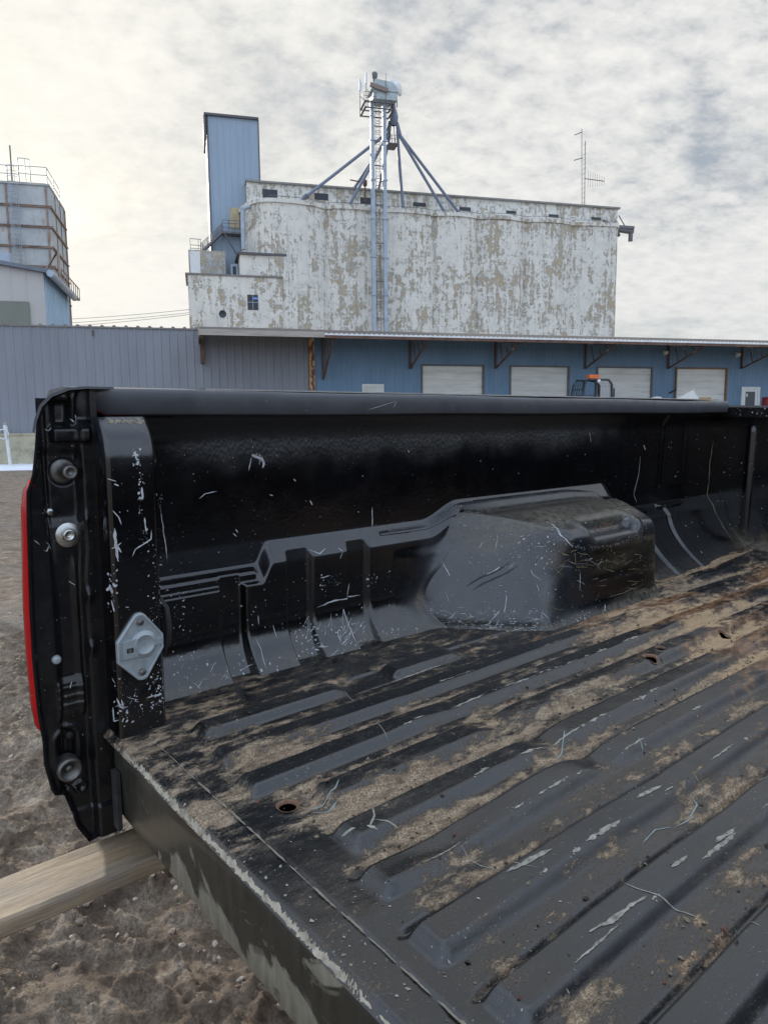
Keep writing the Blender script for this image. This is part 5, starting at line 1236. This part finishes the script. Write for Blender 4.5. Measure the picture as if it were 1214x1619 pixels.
# side spout on the right end
b = MB(); q0 = SP(972, 364, 3); q1 = SP(1000, 366, 3); b.tube([q0+Vector((-1, 0, .3)), q1], .42, 10); b.tube([q1+Vector((-.35, 0, .1)), q1+Vector((-.35, 0, -1.5))], .36, 10); b.box((q0.x, 2.5, q0.z+.3), (q1.x, 3.5, q0.z+.75)); b.bar(SP(978, 340, 3), SP(991, 363, 3), .12); b.tube([SP(955, 350, 1), SP(972, 358, 2), SP(978, 372, 3)], .3, 8)
b.build('discharge_spout', M_lat, elev)
# external leg: casings, head, cage ladder, spouts
lg = empty('bucket_elevator_leg', se.o, ANG); tag(lg, 'tall twin pipe bucket elevator with boxy head and spouts fanning onto the silo roof', 'bucket elevator')
YL = -3.0
def LP(px, py, y=YL): s, z = se.p(px, py, y); return Vector((s, y, z))
z_top = LP(600, 163).z
for (pt, pb_) in ((588.0, 591.5), (607.5, 609.5)):
    x = LP((pt+pb_)/2, 345).x; b = MB()
    b.box((x-.26, YL-.26, 0), (x+.26, YL+.26, ZS-2)); b.box((x-.25, YL-.25, ZS-2), (x+.25, YL+.25, z_top))
    for zz_ in np.arange(4, z_top, 5.2): b.box((x-.36, YL-.36, zz_), (x+.36, YL+.36, zz_+.18))
    b.build('leg_casing', M_galt, lg)
xA = LP(589.7, 345).x; xB = LP(608.5, 345).x
for zz_ in np.arange(6, z_top, 5.2): b = MB(); b.bar((xA, YL, zz_), (xB, YL, zz_), .12); b.build('cross_tie', M_lat, lg)
ladr = MB(); xc_ = (xA+xB)/2-.1
for dx_ in (-.3, .3): ladr.tube([(xc_+dx_, YL, 4), (xc_+dx_, YL, z_top)], .04, 5)
for zz_ in np.arange(4, z_top, .45): ladr.tube([(xc_-.3, YL, zz_), (xc_+.3, YL, zz_)], .025, 4)
for zz_ in np.arange(ZS+1, z_top, 1.2): ladr.tube([(xc_+.38*math.cos(a), YL-.38+.38*math.sin(a), zz_) for a in np.linspace(0, 2*math.pi, 10)], .025, 4)
ladr.build('cage_ladder', M_lat, lg)
h0 = LP(587, 160); h1 = LP(624, 160); zh0 = LP(600, 162).z; zh1 = LP(600, 149).z; zh2 = LP(600, 132).z
w_ = h1.x-h0.x; b = MB(); b.box((h0.x, YL-1.2, zh0), (h1.x, YL+1.2, zh1)); 
b.prism([(h0.x-.35, zh1), (h0.x+.3, zh2), (h1.x-.9, zh2-.15), (h1.x-.1, zh1+.7), (h1.x+.1, zh1)], 1, YL-1.35, YL+1.35)
ho = b.build('head_house', simple('pale_galvanised', (.40, .47, .49), .5, .25, 1.5), lg, fix=True)
b = MB(); b.tube([(h0.x+.35, YL-.6, zh1), (h0.x+.35, YL-.6, zh2+.4)], .28, 10); b.lathe([(.0001, .9), (.35, .8), (.42, .5), (.35, .1), (.28, 0)], (h0.x+.35, YL-.6, zh2+.3), (0, 0, 1), 12); b.build('vent_cowl', M_lat, ho)
b = MB(); b.box((h0.x-.5, YL-1.6, zh1+.15), (h0.x+2.0, YL-1.36, zh1+.7), Matrix.Rotation(R(12), 3, 'Y'), Vector((h0.x, YL-1.5, zh1+.5))); b.build('motor', simple('rusty_motor', (.24, .19, .17), .8, .4, 3), ho)
pl = MB(); f0 = LP(572, 172); f1 = LP(619, 172); zf = LP(600, 168).z; zf2 = LP(600, 174).z
for z in (zf, zf2-.3): 
    pl.box((f0.x, YL-1.6, z-.1), (f1.x, YL-1.35, z)); pl.box((f0.x, YL+1.35, z-.1), (f1.x, YL+1.6, z)); pl.box((f0.x, YL-1.34, z-.1), (f0.x+.3, YL+1.34, z-.01)); pl.box((f1.x-.3, YL-1.34, z-.1), (f1.x, YL+1.34, z-.01))
for k in range(9): x = f0.x+(f1.x-f0.x)*k/8; pl.tube([(x, YL-1.5, zf2-.3), (x, YL-1.5, zf)], .04, 4); pl.tube([(x, YL-1.5, zf), (x, YL-1.5, zf+1.1)], .035, 4) if k < 4 else None
pl.tube([(f0.x, YL-1.5, zf+1.1), (f0.x+(f1.x-f0.x)*.4, YL-1.5, zf+1.1)], .04, 4); pl.tube([(f0.x, YL-1.5, zf+.6), (f0.x+(f1.x-f0.x)*.4, YL-1.5, zf+.6)], .04, 4)
pl.build('work_platform', M_lat, lg)
dz = LP(622, 185, YL+1.6); b = MB(); b.lathe([(.2, 1.4), (.4, 1.1), (.6, .4), (.68, 0), (.6, -.6), (.3, -1.1)], dz, (0, 0, 1), 12); b.tube([(h1.x-.5, YL, zh0), dz+Vector((0, 0, 1.5))], .35, 8); b.build('distributor', M_tube, lg)
pl = MB(); f2 = LP(611, 228, YL+.9); f3 = LP(628, 228, YL+.9); pl.box((f2.x, YL, f2.z-.1), (f3.x, YL+2.5, f2.z)); 
for z in (.5, 1.0): pl.tube([(f2.x, YL, f2.z+z), (f3.x, YL, f2.z+z)], .04, 4)
for k in range(4): x = f2.x+(f3.x-f2.x)*k/3; pl.tube([(x, YL, f2.z), (x, YL, f2.z+1)], .04, 4)
for x in (f2.x, f3.x): pl.tube([(x, YL+2, f2.z), (dz.x, YL+1.6, dz.z)], .05, 4)
pl.build('lower_platform', M_lat, lg)
for (px, py, y) in ((477, 312, 1.0), (556, 300, 6.5), (553, 319, .6), (597, 302, 6.5), (637, 325, 1.2), (702, 330, .6), (725, 332, 1.4)):
    e = LP(px, py, y); st_ = Vector((dz.x+(.5 if px > 620 else -.5), dz.y, dz.z-.6)); b = MB(); e.z = max(e.z-.3, ZS if y < 3 else zgt)
    kn = st_+Vector(((e.x-st_.x)*.06, (e.y-st_.y)*.06, -1.8)); b.tube([st_, kn, e], .22, 10); sp_ = b.build('spout', M_tube, lg)
    if px in (477, 597, 556): q = kn.lerp(e, .93); b = MB(); b.tube([q, kn.lerp(e, .97)], .36, 10); b.build('spout_collar', M_lat, sp_)
dp = LP(577, 289, 1.0); b = MB(); b.tube([LP(577, 318, 1.0), dp], .10, 6); b.lathe([(.0001, .5), (.28, .4), (.32, 0), (.28, -.4), (.0001, -.5)], dp, (0, 0, 1), 10); b.tube([dp+Vector((-2.2, 0, .3)), dp+Vector((.3, 0, 0))], .09, 6); b.build('roof_valve', M_brown, lg)
# antennas on the head
def worldpt(v): return se.o+E1*v.x+E2*v.y+Vector((0, 0, v.z))
for i, (px, py, lab) in enumerate(((621.5, 131, 'small round grey dish antenna, the upper left one of the pair on the elevator head'), (631.5, 139, 'larger round dish antenna at the right edge of the elevator head'))):
    p = worldpt(LP(px, py, YL-.8)); r = (.62, .95)[i]
    e = empty('dish_antenna', p, ANG); tag(e, lab, 'dish antenna', 'dish antennas on the elevator head')
    b = MB(); b.lathe([(.0001, .18), (r*.5, .12), (r, 0), (r*1.02, -.12), (r*.6, -.35), (.0001, -.42)], (0, 0, 0), (.75, -.6, 0), 18); b.build('dish', M_fascw, e)
    b = MB(); b.tube([(-.3, .3, -2.4), (-.3, .3, .2)], .07, 6); b.build('mast', M_lat, e)
for i, (px, pya, pyb, lab) in enumerate(((569, 125, 172, 'panel antenna on a pole at the far left of the elevator head'), (579, 115, 160, 'white upright tube antenna left of the round vent on the elevator head'))):
    p = worldpt(LP(px, pyb, YL-1.5)); zt2 = LP(px, pya, YL-1.5).z-LP(px, pyb, YL-1.5).z; e = empty('panel_antenna', p, ANG); tag(e, lab, 'antenna', 'upright antennas on the elevator head')
    b = MB(); b.tube([(0, 0, -.8), (0, 0, zt2*.95)], .05, 6); b.tube([(0, 0, 0), (1.0, .3, 0)], .05, 5); b.tube([(0, 0, zt2*.45), (1.0, .3, zt2*.3)], .04, 5); b.build('pole', M_lat, e)
    b = MB(); b.box((-.14, -.2, zt2*.62), (.14, -.06, zt2)); 
    if i == 0: b.box((.12, -.2, zt2*.55), (.30, -.06, zt2*.9))
    b.build('radome', M_fascw, e)
p = worldpt(LP(610, 146, YL-1.4)); b = MB(); b.tube([(0, 0, -1), (0, 0, LP(610, 115, YL-1.4).z-LP(610, 146, YL-1.4).z)], .035, 5); o = b.build('whip_antenna', M_lat, loc=p); tag(o, 'thin whip antenna on the middle of the elevator head', 'antenna')
# antenna mast on the roof
YM = YG+1.5; mz0 = zgt; ms = empty('antenna_mast', se.o, ANG); tag(ms, 'thin twin pole antenna mast with side arms on the right end of the elevator roof', 'antenna mast')
m0 = LP(919.5, 203, YM); m1 = LP(925, 222, YM); xx0 = LP(920, 330, YM).x; xx1 = LP(924, 330, YM).x
b = MB(); b.tube([(xx0, YM, mz0-1), (m0.x, YM, m0.z)], .06, 5); b.tube([(xx1, YM, mz0-1), (m1.x, YM, m1.z)], .07, 5)
for k in range(14): z = mz0+(m1.z-mz0)*k/14; b.tube([(xx0, YM, z), (xx1, YM, z+.35)], .025, 4)
b.build('mast_pole', M_lat, ms)
for (pa_, pb2) in (((908, 213), (920, 208)), ((907, 253), (921, 249)), ((925, 282), (955, 286))):
    a_, b2 = LP(*pa_, YM), LP(*pb2, YM); b = MB(); b.tube([a_, b2], .07, 5)
    if pa_[0] == 925:
        for k in range(8): c_ = a_.lerp(b2, .15+.85*k/7); hgt = 1.3-.09*k; b.tube([c_+Vector((0, 0, -hgt)), c_+Vector((0, 0, hgt))], .03, 4)
    b.build('side_antenna', M_lat, ms)

# ------------------------------------------------------------------ steel bin tower and shed on the left
def rustp():
    m, t, b = mat('rust_streaked_panel', (.3, .33, .36), .6); co = objco(t)
    n1 = noise(t, mapping(t, co, scale=(2.2, 2.2, .22)), 1.0, 7, .65); n2 = noise(t, co, .8, 8, .65); sp_ = N(t, 'ShaderNodeSeparateXYZ', {0: co})
    c = ramp(t, n2, [(.35, (.37, .395, .41)), (.65, (.51, .53, .53))]); c = mix(t, ramp(t, n1, [(.55, 0), (.72, .75)]), c, (.26, .20, .11))
    c = mix(t, ramp(t, noise(t, mapping(t, co, scale=(1, 1, .5), loc=(4, 4, 4)), .9, 9, .7), [(.60, 0), (.72, .8)]), c, (.36, .17, .06)); t.links.new(c, b.inputs['Base Color']); return m
M_rp = rustp(); M_rb = simple('rusty_band', (.30, .225, .18), .85, .45, 1.5)
bt = Fr(0, 62.0); bin_ = empty('steel_bin_tower', bt.o, ANG); tag(bin_, 'square rust streaked steel bin tower with roof railings at the far left', 'bin tower')
x1_, zt3 = bt.p(77, 294); x0_ = x1_-17; Dp = 7.0
b = MB(); b.box((x0_, 0, 0), (x1_, Dp, zt3)); b.build('bin_wall', M_rp, bin_)
levels = [bt.p(40, p)[1] for p in (325, 357.5, 389.5, 420.5)]; lv2 = levels+[levels[-1]-2.1, levels[-1]-4.2]
for z in lv2:
    b = MB(); b.box((x0_, -.16, z-.06), (x1_+.16, -.003, z+.06)); b.box((x1_+.003, -.003, z-.06), (x1_+.16, Dp+.30, z+.06)); b.box((x0_, -.22, z+.05), (x1_+.22, -.16, z+.09)); b.build('band', M_rb, bin_)
for px in (15, 77.5): 
    s0, _ = bt.p(px, 380); b = MB(); b.box((s0-.07, -.11, 2), (s0+.06, -.004, zt3-.05)); b.build('upright', M_rb, bin_)
b = MB(); b.box((x1_+.004, Dp-.2, 2), (x1_+.12, Dp+.05, zt3-.05)); b.build('upright', M_rb, bin_)
for yy in (2.4, 4.8): b = MB(); b.box((x1_+.004, yy, 2), (x1_+.05, yy+.1, zt3-.05)); b.build('seam', M_lat, bin_)
b = MB(); b.box((x0_, -.12, zt3), (x1_+.05, Dp+.1, zt3+.18)); b.build('bin_roof', simple('bin_roof_edge', (.42, .43, .42), .7, .3, 2), bin_)
b = MB(); s0, _ = bt.p(29, 380); 
for dx_ in (-.28, .28): b.tube([(s0+dx_, -.3, levels[3]-.5), (s0+dx_, -.3, zt3)], .03, 5)
for z in np.arange(levels[3]-.5, zt3, .33): b.tube([(s0-.28, -.3, z), (s0+.28, -.3, z)], .022, 4)
for z in np.arange(levels[3]+.3, zt3+1.2, .42): b.tube([(s0+.45*math.cos(a), -.55+.4*math.sin(a)-.1, z) for a in np.linspace(math.pi, 2*math.pi, 7)], .018, 4)
for dx_ in (-.25, 0, .25): b.tube([(s0+dx_, -1.0, levels[3]+.3), (s0+dx_, -1.0, zt3+1.2)], .015, 4)
b.build('cage_ladder', M_galt, bin_)
rr = MB()
def rail3(pts, hs=(.55, 1.1)):
    for h_ in hs: rr.tube([Vector(p)+Vector((0, 0, h_)) for p in pts], .035, 5)
    for p in pts: rr.tube([Vector(p), Vector(p)+Vector((0, 0, hs[-1]))], .035, 5)
zr = zt3+.15; sA = bt.p(49, 290)[0]; sC = bt.p(31, 290)[0]
rail3([(x0_, -.05, zr), (bt.p(-20, 290)[0], -.05, zr), (bt.p(12, 290)[0], -.05, zr), (sC, -.05, zr)], (.65, 1.3)); rail3([(sA, -.05, zr), (x1_-.1, -.05, zr), (x1_-.1, Dp*.4, zr), (x1_-.1, Dp*.8, zr)], (.7, 1.35))
rail3([(sC, -.2, zr), (bt.p(42, 290)[0], -.2, zr), (sA, -.05, zr)], (.7, 1.3, 1.9)); rr.build('roof_railing', M_galt, bin_)
b = MB(); s0, z0 = bt.p(10.5, 222); b.tube([(s0, 1, zr-1), (s0, 1, z0)], .06, 6); b.build('roof_mast', M_lat, bin_)
b = MB(); q0 = bt.p(82, 419, 0); b.prism([(0, 0), (Dp+4, 0), (Dp+4, .35), (0, .35)], 0, x1_+.25, x1_+.9); 
bb_ = MB(); zz_ = levels[3]-1.3; bb_.box((x1_+.17, -1.0, zz_-.08), (x1_+.75, Dp+1.5, zz_+.08))
for k in range(9): y = -1.0+(Dp+2.3)*k/8; bb_.bar((x1_+.75, y, zz_), (x1_+.75, y, zz_+1.0), .06)
bb_.bar((x1_+.75, -1, zz_+1), (x1_+.75, Dp+1.4, zz_+1), .07); bb_.build('side_walkway', M_rb, bin_)
b = MB(); b.tube([(x1_+.6, -1.2, 4), (x1_+.6, -1.2, zz_+2.4), (x1_-.6, -1.2, zz_+.6)], .12, 6); b.build('drain_pipe', M_rb, bin_)

sh = Fr(0, 46.0); shed = empty('metal_shed', sh.o, ANG); tag(shed, 'beige metal shed with blue side wall in front of the steel bin tower', 'shed')
x1s, zc_ = sh.p(68.5, 431); x0s = x1s-14; z0s = sh.p(0, 419)[1]; slope = (zc_-z0s)/(x1s-sh.p(0, 419)[0]); Ds = 8.5
M_beige = simple('beige_siding', (.47, .445, .415), .6, .08, .8, stretch=(1, 1, .3)); M_blue2 = simple('pale_blue_siding', (.32, .45, .57), .5, .2, 2.0, stretch=(1, 2, .2))
zl_ = lambda x: zc_+slope*(x-x1s)
b = MB(); corr(b, x0s, x1s, 0, zl_, 0, .9, .03, .15); b.build('front_wall', M_beige, shed)
b = MB(); n0 = MB()
pts_ = []; y = 0.0
while y < Ds: pts_ += [(y, 0), (y+.22, 0), (y+.28, .05), (y+.42, .05), (y+.48, 0)]; y += .6
n = len(pts_); b.add([(x1s+.01+d, y, 0) for y, d in pts_]+[(x1s+.01+d, y, zc_) for y, d in pts_], [(i, i+1, n+i+1, n+i) for i in range(n-1)], False); b.build('side_wall', M_blue2, shed)
b = MB(); b.add([(x0s, -.35, zl_(x0s)+.05), (x1s+.35, -.35, zc_-.05), (x1s+.35, Ds, zc_-.05), (x0s, Ds, zl_(x0s)+.05), (x0s, -.35, zl_(x0s)+.32), (x1s+.35, -.35, zc_+.2), (x1s+.35, Ds, zc_+.2), (x0s, Ds, zl_(x0s)+.32)], [(0, 3, 2, 1), (4, 5, 6, 7), (0, 1, 5, 4), (1, 2, 6, 5), (2, 3, 7, 6), (3, 0, 4, 7)], False); b.build('shed_roof', simple('slate_roof', (.15, .17, .20), .6, .2, 2), shed)
b = MB(); b.tube([(x1s+.50, -.6, zc_-.12), (x1s+.50, Ds, zc_-.12)], .22, 12); b.build('gutter', M_galt, shed)
b = MB(); b.box((x0s, -.40, zc_-.4+.0), (x0s+.01, -.36, zc_)); d0 = sh.p(46, 477); b = MB(); b.box((x0s+1, -.12, 0), (d0[0], -.04, d0[1])); b.build('shed_door', simple('olive_door', (.19, .20, .165), .6, .1, 1), shed)
b = MB(); v0 = sh.p(0, 412); v1 = sh.p(11, 420); b.box((v0[0]-.6, 1.0, zl_(v0[0])+.2), (v1[0], 2.2, v0[1]+.75)); b.build('roof_unit', M_galt, shed)
# power lines
wr = MB(); Wd0 = Fr(0, 100)
for i, (a_, b2) in enumerate((((112, 501), (299, 489)), ((112, 507), (299, 494)), ((112, 512), (299, 497)))):
    s0, z0 = Wd0.p(*a_, 0); s1, z1 = se.p(*b2, YA)
    p0_ = Wd0.o+E1*s0; p0_.z = z0; p1_ = se.o+E1*s1+E2*YA; p1_.z = z1
    dirw = (p0_-p1_); p0_ = p1_+dirw*1.6
    c = MB(); c.tube([p1_.lerp(p0_, t)-Vector((0, 0, 3.2*t*(1-t)*.35)) for t in np.linspace(0, 1, 16)], .03, 4)
    o = c.build('power_line', M_lat); tag(o, ('uppermost', 'middle', 'lowest')[i]+' of three thin power lines at the corner of the white annex', 'power line', 'power lines beside the annex')
